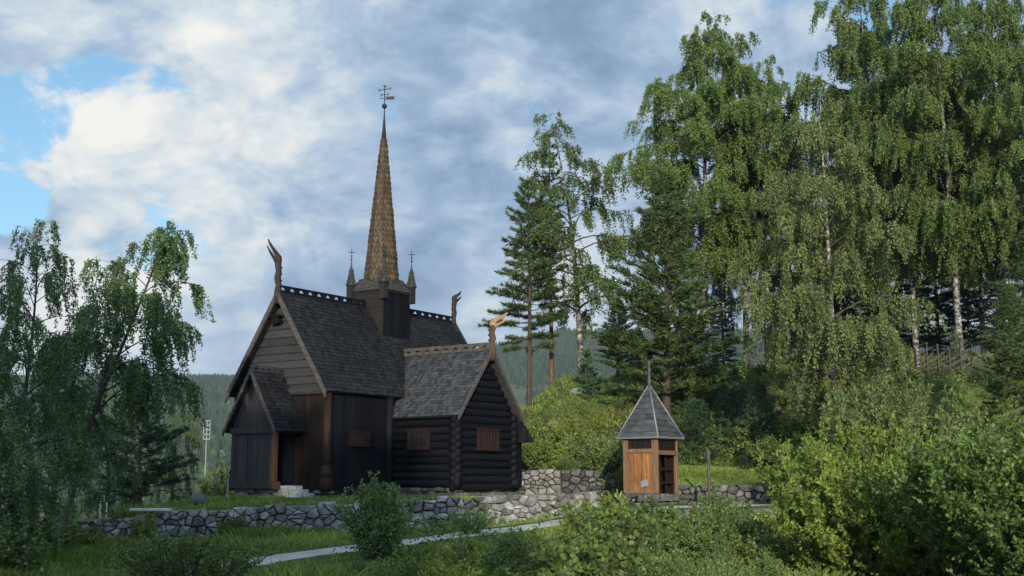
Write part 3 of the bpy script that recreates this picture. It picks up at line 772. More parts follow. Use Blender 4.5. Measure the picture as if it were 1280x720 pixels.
# transept of round logs
LP = .272
def logs(axis, plane, a0, a1, z0, z1, clip=None, ends=(.18, .18)):
    m = MB(); z = z0 + LP / 2
    while z < z1:
        lo, hi = a0 - ends[0], a1 + ends[1]
        if clip:
            c, sl_, zr_ = clip; hw = (zr_ - z - LP * .4) * sl_
            if z > ZTE + .05: lo, hi = c - hw, c + hw
        if hi - lo > .2:
            n = 10; pts = []; rad = []
            for i in range(n + 1):
                x = lo + (hi - lo) * i / n; wob = srnd.uniform(-.008, .008)
                pts.append((plane + wob, x, z + wob) if axis == 'x' else (x, plane + wob, z + wob)); rad.append(LP * .535 + srnd.uniform(-.006, .006))
            m.tube(pts, rad, 10, .78, (1, 0, 0) if axis == 'x' else (0, 1, 0))
        z += LP
    return m
tw = XC - XT
m1 = logs('x', XT + .05, -LT, .4, .24, 3.0); m1.build('log_wall', M['tar_log'], church)
m1 = logs('y', -LT + .05, XT, XT + WT, .10, ZTR - .25, (XC, (tw + .2) / (ZTR - ZTE), ZTR)); m1.build('log_wall', M['tar_log'], church)
m1 = logs('x', XT + WT - .05, -LT, .4, .24, 3.0); m1.build('log_wall', M['tar_log'], church)
mb = MB()
mb.box(XT - .02, XT + .1, -LT - .08, -LT + .02, .2, 2.9); mb.box(XT - .07, XT + .03, -LT + .02, -LT + .14, .2, 2.9)
mb.tube([(XT - .06, -LT - .1, .2), (XT - .06, -LT - .1, .62)], [.15, .13], 8); mb.build('corner_post', M['tar_log'], church); mb = MB()
mb.box(XT + WT - .1, XT + WT + .02, -LT - .08, -LT + .02, .2, 2.9)
mb.tube([(XT + WT + .06, -LT - .1, .2), (XT + WT + .06, -LT - .1, .6)], [.15, .12], 8)
mb.build('corner_post', M['tar_log'], church)
troof = gable_roof('transept_roof', 'y', -LT - .28, 1.1, XC, tw + .22, ZTE, ZTR, M['shingle_skylit'], church, .15, .12)
bargeboards(troof, 'y', -LT - .36, XC, tw + .22, ZTE, ZTR, .13, .07, M['barge'], .05)
crest('y', -LT - .28, .95, XC, ZTR - .05, ZTR + .24, 9, (.30, .38, .62), M['barge'], troof, thick=.16)
dragon(troof, (XC, -LT - .30, ZTR - .05), (0, -1, 0), 1.15, .72, .2, M['barge_brown'], M['pale_wood'], .98, .08)
# lean-to on the far side of the transept
X0 = XT + WT
mb = MB(); mb.box(X0, X0 + .72, -LT + .12, -.4, .1, 2.1); boards_v(mb, 'y', -LT + .12, X0 + .02, X0 + .72, .15, 2.12, .18, -1, .03)
boards_v(mb, 'x', X0 + .72, -LT + .1, -.4, .15, 2.1, .2, 1, .03)
mb.build('annex_wall', M['tar_wood'], church)
mb = MB()
ex, ez0, ez1 = X0 + 1.22, 1.95, 3.05
mb.prism([(X0, -LT - .12, ez0), (ex, -LT - .12, ez0), (X0, -LT - .12, ez1)], (0, LT - .3, 0))
shingles(mb, (X0, -LT - .125, ez0), (1, 0, 0), (0, .0, 1), ex - X0, ez1 - ez0, .15, .12, 'square', lambda v: (0, (ex - X0) * (1 - v / (ez1 - ez0))))
shingles(mb, (ex, -LT - .12, ez0), (0, 1, 0), (X0 - ex, 0, ez1 - ez0), LT - .3, math.hypot(ex - X0, ez1 - ez0), .15, .12)
mb.build('annex_roof', M['shingle'], church)

window(church, 'y', -.01, 1.26, 2.10, 1.78, 2.14, -1, 2, 2, 2, .065)
window(church, 'x', XT - .078, -1.78, -.93, 1.68, 2.22, -1, 2, 3, 2, .075)
window(church, 'y', -LT - .078, 4.82, 5.98, 1.66, 2.30, -1, 2, 3, 3, .065)

# porch
PX, PC, PH, PZE, PZR = -1.35, 2.2, 1.27, 2.18, 4.32
prs = (PZR - PZE) / PH
mb = MB()
boards_v(mb, 'x', PX, 1.25, 3.12, .42, 2.12, .24, -1, .035)
mb.box(PX, PX + .05, 1.2, 3.15, .35, 2.3)
boards_v(mb, 'x', PX, PC - 1.0, PC + 1.0, 2.3, lambda y: PZR - .1 - abs(y - PC) * prs, .24, -1, .03)
mb.build('porch_front', M['porch_board'], church)
mb = MB()
mb.box(PX - .10, PX + .08, 1.02, 3.3, 2.1, 2.32); mb.box(PX - .12, PX + .1, .95, 3.35, .2, .42); mb.box(PX - .06, PX + .06, 3.1, 3.24, .42, 2.1)
mb.box(PX, .0, 1.05, 1.17, 2.12, 2.26); mb.box(PX, 0, 3.1, 3.22, 2.12, 2.26); mb.box(PX, 0, 3.1, 3.2, .3, 2.2)
mb.build('porch_frame', M['porch_board'], church)
mb = MB(); mb.box(PX - .08, PX + .08, 1.07, 1.25, .42, 2.1); mb.box(PX - .14, PX + .1, .92, 1.1, .18, .44)
mb.build('porch_post', M['amber'], church)
mb = MB(); mb.box(-.3, .0, 1.5, 2.9, .3, 2.2)
boards_v(mb, 'x', -.3, 1.5, 2.9, .32, 2.2, .2, -1, .03); mb.build('door', M['tar_wood'], church)
proof = gable_roof('porch_roof', 'x', PX - .22, .02, PC, PH, PZE, PZR, M['shingle'], church, .15, .12, .08)
bargeboards(proof, 'x', PX - .29, PC, PH, PZE, PZR, .11, .07, M['barge'], .05, scallop=True)
crest('x', PX - .22, .02, PC, PZR - .05, PZR + .18, 5, (.3, .3, .6), M['grey_board'], proof, thick=.14)
mb = MB()
for k in range(3): mb.box(PX + .12 + .05 * k, -.12 - .02 * k, .95 - .32 * k, 1.2 - .32 * k + .06, -.2, .30 - .13 * k)
mb.build('stone_step', M['stone'], church, .02)

# ridge tower with spire and four pinnacles
TS, TZ1 = .84, 7.92
mb = MB(); mb.box(XC - TS + .04, XC + TS - .04, YR - TS + .04, YR + TS - .04, 4.6, TZ1 - .02)
boards_v(mb, 'y', YR - TS + .04, XC - TS, XC + TS, 4.7, TZ1, .16, -1, .03)
mb.build('tower', M['tar_wood'], church)
mb = MB()
z = 5.6
while z < TZ1 - .02:
    h = srnd.uniform(.16, .24); mb.box(XC - TS - srnd.uniform(.01, .03), XC - TS + .04, YR - TS + .02, YR + TS, z, min(z + h - .01, TZ1)); z += h
mb.box(XC - TS - .06, XC + TS + .06, YR - TS - .06, YR + TS + .06, TZ1 - .05, TZ1 + .05)
mb.build('tower_trim', M['tower_trim'], church)
SPR, SPZ0, SPZ1 = .69, 8.38, 15.03
def frustum_roof(m, c, h0, h1, z0, z1):
    for k in range(4):
        a0 = R(45 + 90 * k); a1 = R(135 + 90 * k); q = math.sqrt(2)
        A = Vector((c[0] + h0*q*math.cos(a0), c[1] + h0*q*math.sin(a0), z0)); B = Vector((c[0] + h0*q*math.cos(a1), c[1] + h0*q*math.sin(a1), z0))
        C_ = Vector((c[0] + h1*q*math.cos(a1), c[1] + h1*q*math.sin(a1), z1)); D_ = Vector((c[0] + h1*q*math.cos(a0), c[1] + h1*q*math.sin(a0), z1))
        m.add([A, B, C_, D_], [(0, 1, 2, 3)]); U = (B - A); L0 = U.length; V_ = ((C_ + D_) / 2 - (A + B) / 2); Hh = V_.length; L1 = (C_ - D_).length
        shingles(m, A, U, V_, L0, Hh, .15, .13, 'square', lambda v: ((L0 - L1) / 2 * v / Hh, L0 - (L0 - L1) / 2 * v / Hh))
mb = MB(); frustum_roof(mb, (XC, YR), TS + .09, .55, TZ1 + .03, SPZ0 + .12); mb.build('tower_skirt', M['pin_shingle'], church)
sp = MB(); hips = MB()
for k in range(8):
    a0, a1 = R(45 * k), R(45 * (k + 1)); r1 = .035
    A = Vector((XC + SPR*math.cos(a0), YR + SPR*math.sin(a0), SPZ0)); B = Vector((XC + SPR*math.cos(a1), YR + SPR*math.sin(a1), SPZ0))
    C_ = Vector((XC + r1*math.cos(a1), YR + r1*math.sin(a1), SPZ1)); D_ = Vector((XC + r1*math.cos(a0), YR + r1*math.sin(a0), SPZ1))
    sp.add([A, B, C_, D_], [(0, 1, 2, 3)]); U = B - A; L0 = U.length; V_ = ((C_ + D_) / 2 - (A + B) / 2); Hh = V_.length; L1 = (C_ - D_).length
    shingles(sp, A, U, V_, L0, Hh * .9, .225, .165, 'fish', lambda v: ((L0 - L1) / 2 * v / Hh, L0 - (L0 - L1) / 2 * v / Hh), lift=.05)
    hips.tube([A, A.lerp(D_, .5), D_], [.022, .018, .012], 5)
spire = sp.build('spire', M['gold_shingle'], church)
hips.build('hip_strip', M['pin_shingle'], spire)
mb = MB(); c = (XC, YR, 0)
mb.lathe(c, [(.125, SPZ1 - .95), (.05, SPZ1 + .1), (.028, SPZ1 + .3), (.022, 15.72)], 10); mb.build('spire_cap', M['iron'], spire)
mb = MB()
mb.lathe(c, [(.02, 15.68), (.09, 15.74), (.11, 15.8), (.09, 15.86), (.02, 15.92)], 12)
mb.tube([(XC, YR, 15.6), (XC, YR, 16.72)], .018, 6)
for z_, h_ in ((16.52, .26), (16.30, .17)):
    mb.tube([(XC - h_*.2, YR + h_, z_), (XC + h_*.2, YR - h_, z_)], .016, 5)
    for s in (-1, 1): mb.tube([(XC - s*h_*.2, YR + s*h_, z_ - .06), (XC - s*h_*.2, YR + s*h_, z_ + .06)], .016, 5)
mb.box(XC - .09, XC + .09, YR - .012, YR + .012, 16.64, 16.67)
mb.build('spire_cross', M['iron'], spire)
mb = MB()
fd = Vector((math.cos(R(-62)), math.sin(R(-62)), 0))
for za, zb in ((16.08, 16.11), (16.18, 16.21)):
    p = Vector((XC, YR, (za + zb) / 2)); mb.beam(p, p + fd * .42, .02, .03)
p = Vector((XC, YR, 16.145)); mb.beam(p + fd * .06, p + fd * .40, .012, .10); mb.beam(p - fd * .2, p, .02, .03)
mb.build('weather_vane', M['iron'], spire)
for sx in (-1, 1):
    for sy in (-1, 1):
        pc = (XC + sx * (TS + .02), YR + sy * (TS + .02), 0)
        mb = MB(); mb.box(pc[0] - .125, pc[0] + .125, pc[1] - .125, pc[1] + .125, 7.55, 8.24)
        pn = mb.build('pinnacle', M['tower_trim'], church)
        mb = MB(); mb.lathe(pc, [(.20, 8.2), (.15, 8.34), (.11, 8.52), (.07, 8.8), (.025, 9.08), (.016, 9.2)], 8)
        for rr, zz in ((.20, 8.22), (.16, 8.36), (.125, 8.5), (.10, 8.64), (.078, 8.78)):
            for k in range(9):
                a = 2 * math.pi * k / 9 + zz * 7; b = Vector((pc[0] + rr*math.cos(a), pc[1] + rr*math.sin(a), zz)); tdir = Vector((-math.sin(a), math.cos(a), 0)) * .06
                inn = Vector((pc[0] + (rr-.075)*math.cos(a), pc[1] + (rr-.075)*math.sin(a), zz + .19)); o_ = Vector((math.cos(a), math.sin(a), 0)) * .022
                mb.add([b - tdir + o_ + Vector((0, 0, .03)), b + o_ - Vector((0, 0, .02)), b + tdir + o_ + Vector((0, 0, .03)), inn + tdir * .7, inn - tdir * .7], [(0, 1, 2, 3, 4)])
        mb.build('pinnacle_cap', M['pin_shingle'], pn)
        mb = MB(); mb.tube([(pc[0], pc[1], 9.1), (pc[0], pc[1], 9.74)], .014, 5); mb.lathe(pc, [(.014, 9.26), (.045, 9.3), (.014, 9.34)], 8)
        for z_, h_ in ((9.58, .13), (9.44, .06)): mb.tube([(pc[0] - h_*.5, pc[1] + h_, z_), (pc[0] + h_*.5, pc[1] - h_, z_)], .013, 5)
        mb.build('pinnacle_cross', M['iron'], pn)

# ------------------------------------------------------------------ dry stone walls
def stone_wall(name, pts, size, mat, label, seed, thick=.45, aspect=1.4, big=.26):
    """irregular rubble: Voronoi cells on the face, each a bulging stone with its own tilt"""
    g = rs(seed); P = [Vector(p[:2]) for p in pts]; seg = [0]
    for a, b in zip(P[:-1], P[1:]): seg.append(seg[-1] + (b - a).length)
    Ls = seg[-1]; zb = [p[2] for p in pts]; zt = [p[3] for p in pts]
    Hm = float(np.mean(np.array(zt) - np.array(zb)))
    def pos(s, v, out):
        s = min(max(s, 0), Ls - 1e-6); x = np.interp(s, seg, [p.x for p in P]); y = np.interp(s, seg, [p.y for p in P])
        x2 = np.interp(s + .05, seg, [p.x for p in P]); y2 = np.interp(s + .05, seg, [p.y for p in P]); x1 = np.interp(s - .05, seg, [p.x for p in P]); y1 = np.interp(s - .05, seg, [p.y for p in P])
        d = Vector((x2 - x1, y2 - y1)); d.normalize() if d.length > 1e-6 else None
        n = Vector((d.y, -d.x)); b = np.interp(s, seg, zb); t = np.interp(s, seg, zt)
        return (x + n.x * out, y + n.y * out, b + (t - b) * v / Hm)
    sites = []
    nS = int(Ls / (size * aspect)); nV = max(2, int(round(Hm / size)))
    for i in range(nS):
        for j in range(nV):
            if g.rand() < big: continue
            sites.append(((i + .5 + .5 * (j % 2) * .9 + g.uniform(-.48, .48)) * size * aspect, (j + .5 + g.uniform(-.42, .42)) * Hm / nV))
    for _ in range(int(len(sites) * .35)):      # small chinking stones between the big ones
        sites.append((g.uniform(.05, Ls - .05), g.uniform(.05, Hm - .05)))
    A = np.array(sites); asp = np.array([1 / aspect, 1.0]); mb = MB()
    for i, c in enumerate(A):
        d = ((A - c) * asp); dd = (d ** 2).sum(1); nb = np.argsort(dd)[1:15]
        poly = [(max(0, c[0] - 2), -.05), (min(Ls, c[0] + 2), -.05), (min(Ls, c[0] + 2), Hm + g.uniform(-.10, .08)), (max(0, c[0] - 2), Hm + g.uniform(-.10, .08))]
        cs = c * asp; poly = [np.array(q) * asp for q in poly]
        for k in nb:
            o = A[k] * asp; mid = (o + cs) / 2; nn = o - cs; new = []
            for a in range(len(poly)):
                p, q = poly[a], poly[(a + 1) % len(poly)]; dp, dq = (p - mid) @ nn, (q - mid) @ nn
                if dp <= 0: new.append(p)
                if dp * dq < 0: new.append(p + (q - p) * dp / (dp - dq))
            poly = new
            if len(poly) < 3: break
        if len(poly) < 3: continue
        poly = np.array([p / asp for p in poly]); cen = poly.mean(0)
        # split long edges so corners can be rounded
        q = []
        for a in range(len(poly)):
            p, r = poly[a], poly[(a + 1) % len(poly)]
            q += [p * .90 + r * .10, p * .5 + r * .5 + g.normal(size=2) * size * .045, p * .10 + r * .90]
        q = np.array(q); n = len(q); ext = np.sqrt(((q - cen) ** 2).sum(1).mean())
        tx, ty = g.uniform(-.3, .3, 2); bul = g.uniform(.05, .13) ; base = g.uniform(-.05, .06)
        rings = []
        for (k, o) in ((.96, -thick), (.955, .0), (.90, bul * .55), (.72, bul * .95), (.25, bul * 1.08)):
            rg = cen + (q - cen) * (1 - (1 - k) * min(1.6, .22 / max(ext, .05)))if k > .85 else cen + (q - cen) * k
            rings.append([pos(p[0], p[1], (base + o + (p - cen) @ np.array([tx, ty]) + (g.uniform(-.012, .012) if o > 0 else 0)) if o > -.2 else o) for p in rg])
        vs = [v for r in rings for v in r]; fs = []
        for a in range(len(rings) - 1):
            for k in range(n): fs.append((a*n+k, a*n+(k+1) % n, (a+1)*n+(k+1) % n, (a+1)*n+k))
        fs.append(tuple(range((len(rings)-1)*n, len(rings)*n)))
        mb.add(vs, fs, False)
    o = mb.build(name, mat); tag(o, label, 'stone wall'); return o

def wl(xs, dz0=0, dzt=0): return [(x, float(np.interp(x, FX, FY)) - .06, float(np.interp(x, BX, BZ)) - .35 + dz0, float(np.interp(x, TX, TZ)) + .03 + dzt) for x in xs]
stone_wall('stone_wall', wl([-18, -15.5, -13, -10.7, -8.5, -7, -5.2, -3, -1, .3, 1.6, 2.9]), .21, M['stone'], 'long grey rubble wall holding up the terrace in front of the church', 21)
stone_wall('stone_wall', [(-2.5, 51.75, -.1, .98), (0, 51.9, -.1, .97), (2.1, 52.0, -.1, .95)], .22, M['stone_pale'], 'pale sunlit stone wall close behind the right end of the church', 22, big=.05)  # left stretch of the back wall, sunlight put into the paler stone colour
stone_wall('stone_wall', [(2.12, 51.98, -.4, .96), (3.6, 52.0, -.45, .9), (5.6, 52.05, -.5, .8)], .26, M['stone_dark'], 'stone wall behind the kiosk at the foot of the green slope, shade put into its dark colour', 23, big=.05)  # same back wall further right, its shade put in as darker stone
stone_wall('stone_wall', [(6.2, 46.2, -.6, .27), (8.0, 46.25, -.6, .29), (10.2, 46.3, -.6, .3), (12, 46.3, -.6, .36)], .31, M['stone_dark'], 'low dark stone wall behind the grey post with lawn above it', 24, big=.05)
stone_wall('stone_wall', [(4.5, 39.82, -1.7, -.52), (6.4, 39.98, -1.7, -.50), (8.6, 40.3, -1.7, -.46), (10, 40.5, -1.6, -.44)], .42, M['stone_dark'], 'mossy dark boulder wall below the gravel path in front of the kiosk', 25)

# ------------------------------------------------------------------ wooden kiosk
C0 = at(822, 617, 44.4); KS = 1.5; ka = R(39)
kd1 = Vector((-math.cos(ka), math.sin(ka), 0)); kd2 = Vector((math.sin(ka), math.cos(ka), 0))      # along the left and the right visible faces
kz = 0.0
kang = math.atan2(kd2.y, kd2.x)                       # local x runs along the right face, local y along the left face
kio = empty('kiosk', (C0.x, C0.y, kz), kang, 'small amber plank kiosk with a steep grey pyramid roof beside the path', 'kiosk')
mb = MB(); pw = .13; Hk = 2.08
mb2 = MB()
mb, keep_ = mb2, mb
for za, zb in ((-.62, -.30), (-.30, -.005)):
    for ax in 'xy':
        x = -.06
        while x < KS + .04:
            w = min(srnd.uniform(.24, .55), KS + .06 - x); d = srnd.uniform(-.03, .05); z1_ = zb - srnd.uniform(.0, .04)
            q = [(x + .01, za + .01), (x + w - .012, za + srnd.uniform(0, .03)), (x + w - .02, z1_), (x + .02, z1_ - srnd.uniform(0, .03))]
            if ax == 'x': mb.prism([(-.04 - d, u_, z_) for u_, z_ in q], (.2, 0, 0))
            else: mb.prism([(u_, -.04 - d, z_) for u_, z_ in q], (0, .2, 0))
            x += w
mb = keep_
mb2.box(.15, KS - .02, .15, KS - .02, -.6, -.03)
mb2.build('stone_plinth', M['stone_dark'], kio, .03)
for (x, y) in ((0, 0), (KS - pw, 0), (0, KS - pw), (KS - pw, KS - pw)):
    pm = MB(); pm.box(x, x + pw, y, y + pw, 0, Hk); pm.build('corner_post', M['post_wood'], kio, .01)
mb = MB()
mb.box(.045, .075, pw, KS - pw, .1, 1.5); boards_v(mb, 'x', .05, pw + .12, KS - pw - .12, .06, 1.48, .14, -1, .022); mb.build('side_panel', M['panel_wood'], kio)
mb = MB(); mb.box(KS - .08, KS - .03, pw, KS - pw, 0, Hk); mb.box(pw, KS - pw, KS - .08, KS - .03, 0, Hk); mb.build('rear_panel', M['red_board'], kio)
mb = MB()
for y in (pw, KS - pw - .1): mb.box(.0, .06, y, y + .1, .0, Hk)
mb.box(-.02, .07, pw, KS - pw, 1.5, 1.64); mb.box(-.01, .06, pw, KS - pw, .0, .08)
mb.box(pw, KS - pw, -.02, .07, 1.42, 1.58); mb.box(0, KS, .0, .09, Hk - .1, Hk); mb.box(0, .09, .09, KS, Hk - .1, Hk)
mb.build('frame_rail', M['post_wood'], kio)
mb = MB()
boards_v(mb, 'x', .05, pw, KS - pw, 1.64, Hk - .1, .15, -1, .015); boards_v(mb, 'y', .05, pw, KS - pw, 1.58, Hk - .1, .15, -1, .015)
mb.build('frieze_board', M['red_board'], kio)
mb = MB()
for z_ in (.35, .85): mb.box(pw, KS - pw - .02, .12, .2, z_, z_ + .09)
for x_ in (.5, .95): mb.box(x_, x_ + .06, .2, .26, 0, 1.45)
mb.build('door_gate', M['red_board'], kio)
mb = MB(); kc = Vector((KS / 2, KS / 2, 0)); ov = KS / 2 + .15; zt_ = 4.06
for k in range(4):
    a0 = R(45 + 90 * k); a1 = R(135 + 90 * k); q = ov * math.sqrt(2)
    A = kc + Vector((q*math.cos(a0), q*math.sin(a0), Hk - .04)); B = kc + Vector((q*math.cos(a1), q*math.sin(a1), Hk - .04)); T_ = kc + Vector((0, 0, zt_))
    nn = (B - A).cross(T_ - A).normalized(); nb = 9
    mb.add([A, B, T_], [(0, 1, 2)])
    for i in range(nb):
        t0, t1 = i / nb, (i + 1.12) / nb
        t1 = min(t1, 1); o0 = nn * (.028 + srnd.uniform(0, .012)); o1 = nn * .008
        a, b, c_, d_ = A.lerp(T_, t0) + o0, B.lerp(T_, t0) + o0, B.lerp(T_, t1) + o1, A.lerp(T_, t1) + o1
        s = srnd.uniform(.3, .7); m0, m1 = a.lerp(b, s), d_.lerp(c_, s)
        mb.add([a, m0, m1, d_], [(0, 1, 2, 3)]); mb.add([m0, b, c_, m1], [(0, 1, 2, 3)]); mb.add([a - o0, b - o0, b, a], [(0, 1, 2, 3)])
mb.add([kc + Vector((ov*math.sqrt(2)*math.cos(R(45 + 90*k)), ov*math.sqrt(2)*math.sin(R(45 + 90*k)), Hk - .045)) for k in range(4)], [(3, 2, 1, 0)])
kr = mb.build('pyramid_roof', M['kiosk_roof'], kio)
mb = MB()
for k in range(4):
    a0 = R(45 + 90 * k); q = (ov + .012) * math.sqrt(2); A = kc + Vector((q*math.cos(a0), q*math.sin(a0), Hk - .02)); mb.tube([A, kc + Vector((0, 0, zt_ + .03))], [.04, .035], 5)
for k in range(4):
    a0 = R(45 + 90 * k); a1 = R(135 + 90 * k); q = (ov + .015) * math.sqrt(2)
    mb.beam(kc + Vector((q*math.cos(a0), q*math.sin(a0), Hk - .03)), kc + Vector((q*math.cos(a1), q*math.sin(a1), Hk - .03)), .03, .07)
mb.build('roof_strip', M['lead'], kr)
mb = MB(); mb.lathe((kc.x, kc.y, 0), [(.075, zt_ - .12), (.075, zt_ + .12), (.06, zt_ + .2), (.055, zt_ + .5), (.045, zt_ + .88), (.02, zt_ + .95)], 8); mb.build('finial', M['kiosk_roof'], kr)

# ------------------------------------------------------------------ small things
def post(name, px, pyb, pyt, Y, r, mat, label, cat, lean=0, group=None, taper=.85, n=8):
    b = at(px, pyb, Y); t = at(px, pyt, Y); zg = hz(b.x, Y) - .15; h = t.z - zg
    mb = MB(); k = 6
    mb.tube([(lean * i / k + srnd.uniform(-.3, .3) * r, srnd.uniform(-.3, .3) * r, h * i / k) for i in range(k + 1)], [r * (1 - (1 - taper) * i / k) * srnd.uniform(.92, 1.08) for i in range(k + 1)], n)
    o = mb.build(name, M[mat]); o.location = (b.x, Y, zg); return tag(o, label, cat, group)
post('wooden_post', 887, 628, 562, 43.4, .068, 'rail', 'silver grey wooden post standing alone on the path right of the kiosk', 'post')
post('pale_stake', 284, 628, 599, 40.2, .03, 'grey_post', 'thin pale stake standing by the left corner of the church porch', 'stake')
for i, (px, t) in enumerate(((125, 626), (133, 628))):
    post('white_marker', px, 642, t, 37.6, .022, 'white', 'short white marker stick behind the left end of the terrace wall', 'marker', group='white marker sticks behind the wall')
sg = at(806, 629, 42.2); zg = hz(sg.x, 42.2)
sgn = empty('info_sign', (sg.x, 42.2, zg), 0, 'small pale information sign tilted on a dark post before the kiosk', 'sign')
mb = MB(); mb.box(-.025, .025, -.02, .02, -.1, .80); mb.build('post', M['iron'], sgn)
mb = MB(); hh = Vector((0, .115, .10)); w2 = .125
mb.prism([Vector((-w2, -.14, .70)) , Vector((w2, -.14, .76)), Vector((w2, .06, .97)), Vector((-w2, .06, .91))], (0, .015, -.02)); mb.build('panel', M['sign_face'], sgn)
a, b = at(163, 637, 37.42), at(214, 637, 37.42)
mb = MB(); mb.beam((-(b.x - a.x) / 2, 0, 0), ((b.x - a.x) / 2, 0, 0), .22, .08); o = mb.build('white_plank', M['white'], None, .01)
o.location = ((a.x + b.x) / 2, 37.42, a.z); tag(o, 'white painted plank lying along the top of the terrace wall', 'plank')
for s in (-1, 1):
    pass
mb = MB(); g = rs(4); c = at(249, 629, 39.6); zc = hz(c.x, 39.6)
mb.lathe((0, 0, 0), [(.20, -.1), (.27, .05), (.26, .18), (.17, .29), (.05, .33)], 11)
mb.v = [(x * g.uniform(.88, 1.12) * 1.15, y * g.uniform(.88, 1.12), z * g.uniform(.92, 1.05)) for x, y, z in mb.v]
o = mb.build('boulder', M['stone_dark']); o.location = (c.x, 39.6, zc); tag(o, 'dark rounded boulder on the terrace left of the church porch', 'boulder')
for (px, py, Y, r, lab) in ((178, 277, 0, 0, ''),):
    pass
def rock(px, Y, r, mat, lab, dz=0):
    x = (px - 640) / F * Y * 1.0; mb = MB(); g = rs(int(px))
    mb.lathe((0, 0, 0), [(r * .8, -.2 * r), (r, .1 * r), (r * .85, .45 * r), (r * .4, .68 * r)], 9, False)
    mb.v = [(a * g.uniform(.8, 1.2), b * g.uniform(.8, 1.2), c * g.uniform(.85, 1.2)) for a, b, c in mb.v]
    o = mb.build('boulder', M[mat]); o.location = (x, Y, hz(x, Y) + dz); tag(o, lab, 'boulder')
rock(97, 35.6, .28, 'stone', 'grey boulder in the grass at the left end of the terrace wall')
rock(723, 61.5, .42, 'stone_pale', 'pale boulder on the bare brow of the knoll under the birch')
rock(693, 58.6, .35, 'stone_pale', 'pale boulder low on the knoll beside the pine trunk')
rock(905, 40.3, .5, 'stone_dark', 'mossy boulder at the edge of the gravel path right of the kiosk', -.1)

# floodlight mast far off on the valley floor
ft = at(259, 526, 520); fb = at(259, 549, 520); zg0 = float(far_h(np.array([ft.x]), np.array([520.]))[0])
fm = empty('floodlight_mast', (ft.x, 520, zg0), R(14), 'white floodlight mast with a tall grid of lamps left of the church', 'mast')
mb = MB(); mb.tube([(0, .4, -1), (0, .4, ft.z - zg0 - 1)], [.32, .2], 8); mb.build('mast_pole', M['grey_post'], fm)
mb = MB(); hgt_ = ft.z - fb.z
for i in range(5):
    z_ = fb.z - zg0 + hgt_ * i / 4; mb.box(-1.4, 1.4, -.1, .15, z_ - .12, z_ + .12)
for x_ in (-1.35, 0, 1.35): mb.box(x_ - .1, x_ + .1, -.05, .2, fb.z - zg0, ft.z - zg0)
mb.build('lamp_frame', M['mast'], fm)
for i in range(5):
    for j in range(4):
        if (i, j) in ((0, 0), (0, 1), (3, 1), (1, 2)): continue
        mb = MB(); x_ = -1.1 + .73 * j; z_ = fb.z - zg0 + hgt_ * i / 4
        mb.lathe((0, 0, 0), [(.2, 0), (.34, .4)], 8); vs = [(x_ + vx, -.1 - vz, z_ + vy) for vx, vy, vz in mb.v]; mb.v = vs
        mb.build('lamp', M['mast'], fm)

def house(px, py, Y, w, d, h, rz, wallm, roofm, label):
    p = at(px, py, Y); zg = float(far_h(np.array([p.x]), np.array([float(Y)]))[0])
    o = empty('house', (p.x, Y, zg), rz, label, 'house')
    mb = MB(); mb.box(-w/2, w/2, -d/2, d/2, -2, h); mb.prism([(-w/2, -d/2, h), (w/2, -d/2, h), (0, -d/2, h + w * .32)] , (0, d, 0)); mb.build('wall', M[wallm], o)
    mb = MB()
    for s in (-1, 1): mb.prism([(0, -d/2 - .5, h + w*.32 + .3), (s*(w/2 + .6), -d/2 - .5, h - .1), (s*(w/2 + .6), -d/2 - .5, h + .2), (0, -d/2 - .5, h + w*.32 + .7)], (0, d + 1, 0))
    mb.build('roof', M[roofm], o)
    for x_ in (-.25, .25):
        mb = MB(); mb.box(x_*w - .6, x_*w + .6, -d/2 - .06, -d/2 + .02, h*.4, h*.4 + 1.3); mb.build('window', M['glass'], o)
house(160, 484, 2120, 12, 18, 5, .4, 'white', 'stone_dark', 'tiny white house on the far hill, leftmost of the two there')
house(188, 486, 2100, 15, 12, 5, -.5, 'white', 'stone', 'tiny white house on the far hill, right of its neighbour')
house(648, 497, 640, 9, 14, 5, 1.2, 'white', 'white', 'white house far behind the right gable of the church')

# ------------------------------------------------------------------ pole fence on the hill
def pole_fence():
    a = at(1118, 476, 50.0); b = at(1216, 480, 48.6); t = empty('pole_fence', (a.x, a.y, hz(a.x, a.y)), 0, 'old grey fence of slanting poles under the birches on the hill', 'fence')
    n = 8; r_ = random.Random(9)
    def gp(k): x = a.x + (b.x - a.x) * k; y = a.y + (b.y - a.y) * k; return Vector((x - a.x, y - a.y, hz(x, y) - hz(a.x, a.y)))
    for i in range(n):
        for s in (-.07, .07):
            p = gp(i / (n - 1)); mb = MB(); mb.tube([p + Vector((0, s, -.2)), p + Vector((.03, s, 1.35 + r_.uniform(-.1, .2)))], [.032, .024], 5); mb.build('stake', M['rail'], t)
    for i in range(16):
        k = -.12 + 1.1 * i / 15; p = gp(max(k, -.1)); q = gp(min(k + .5, 1.25)); mb = MB()
        mb.tube([p + Vector((0, r_.uniform(-.04, .04), .12 + r_.uniform(0, .15))), q + Vector((.0, r_.uniform(-.04, .04), 1.0 + r_.uniform(-.15, .15)))], [.045, .03], 5); mb.build('rail', M['rail'], t)
pole_fence()

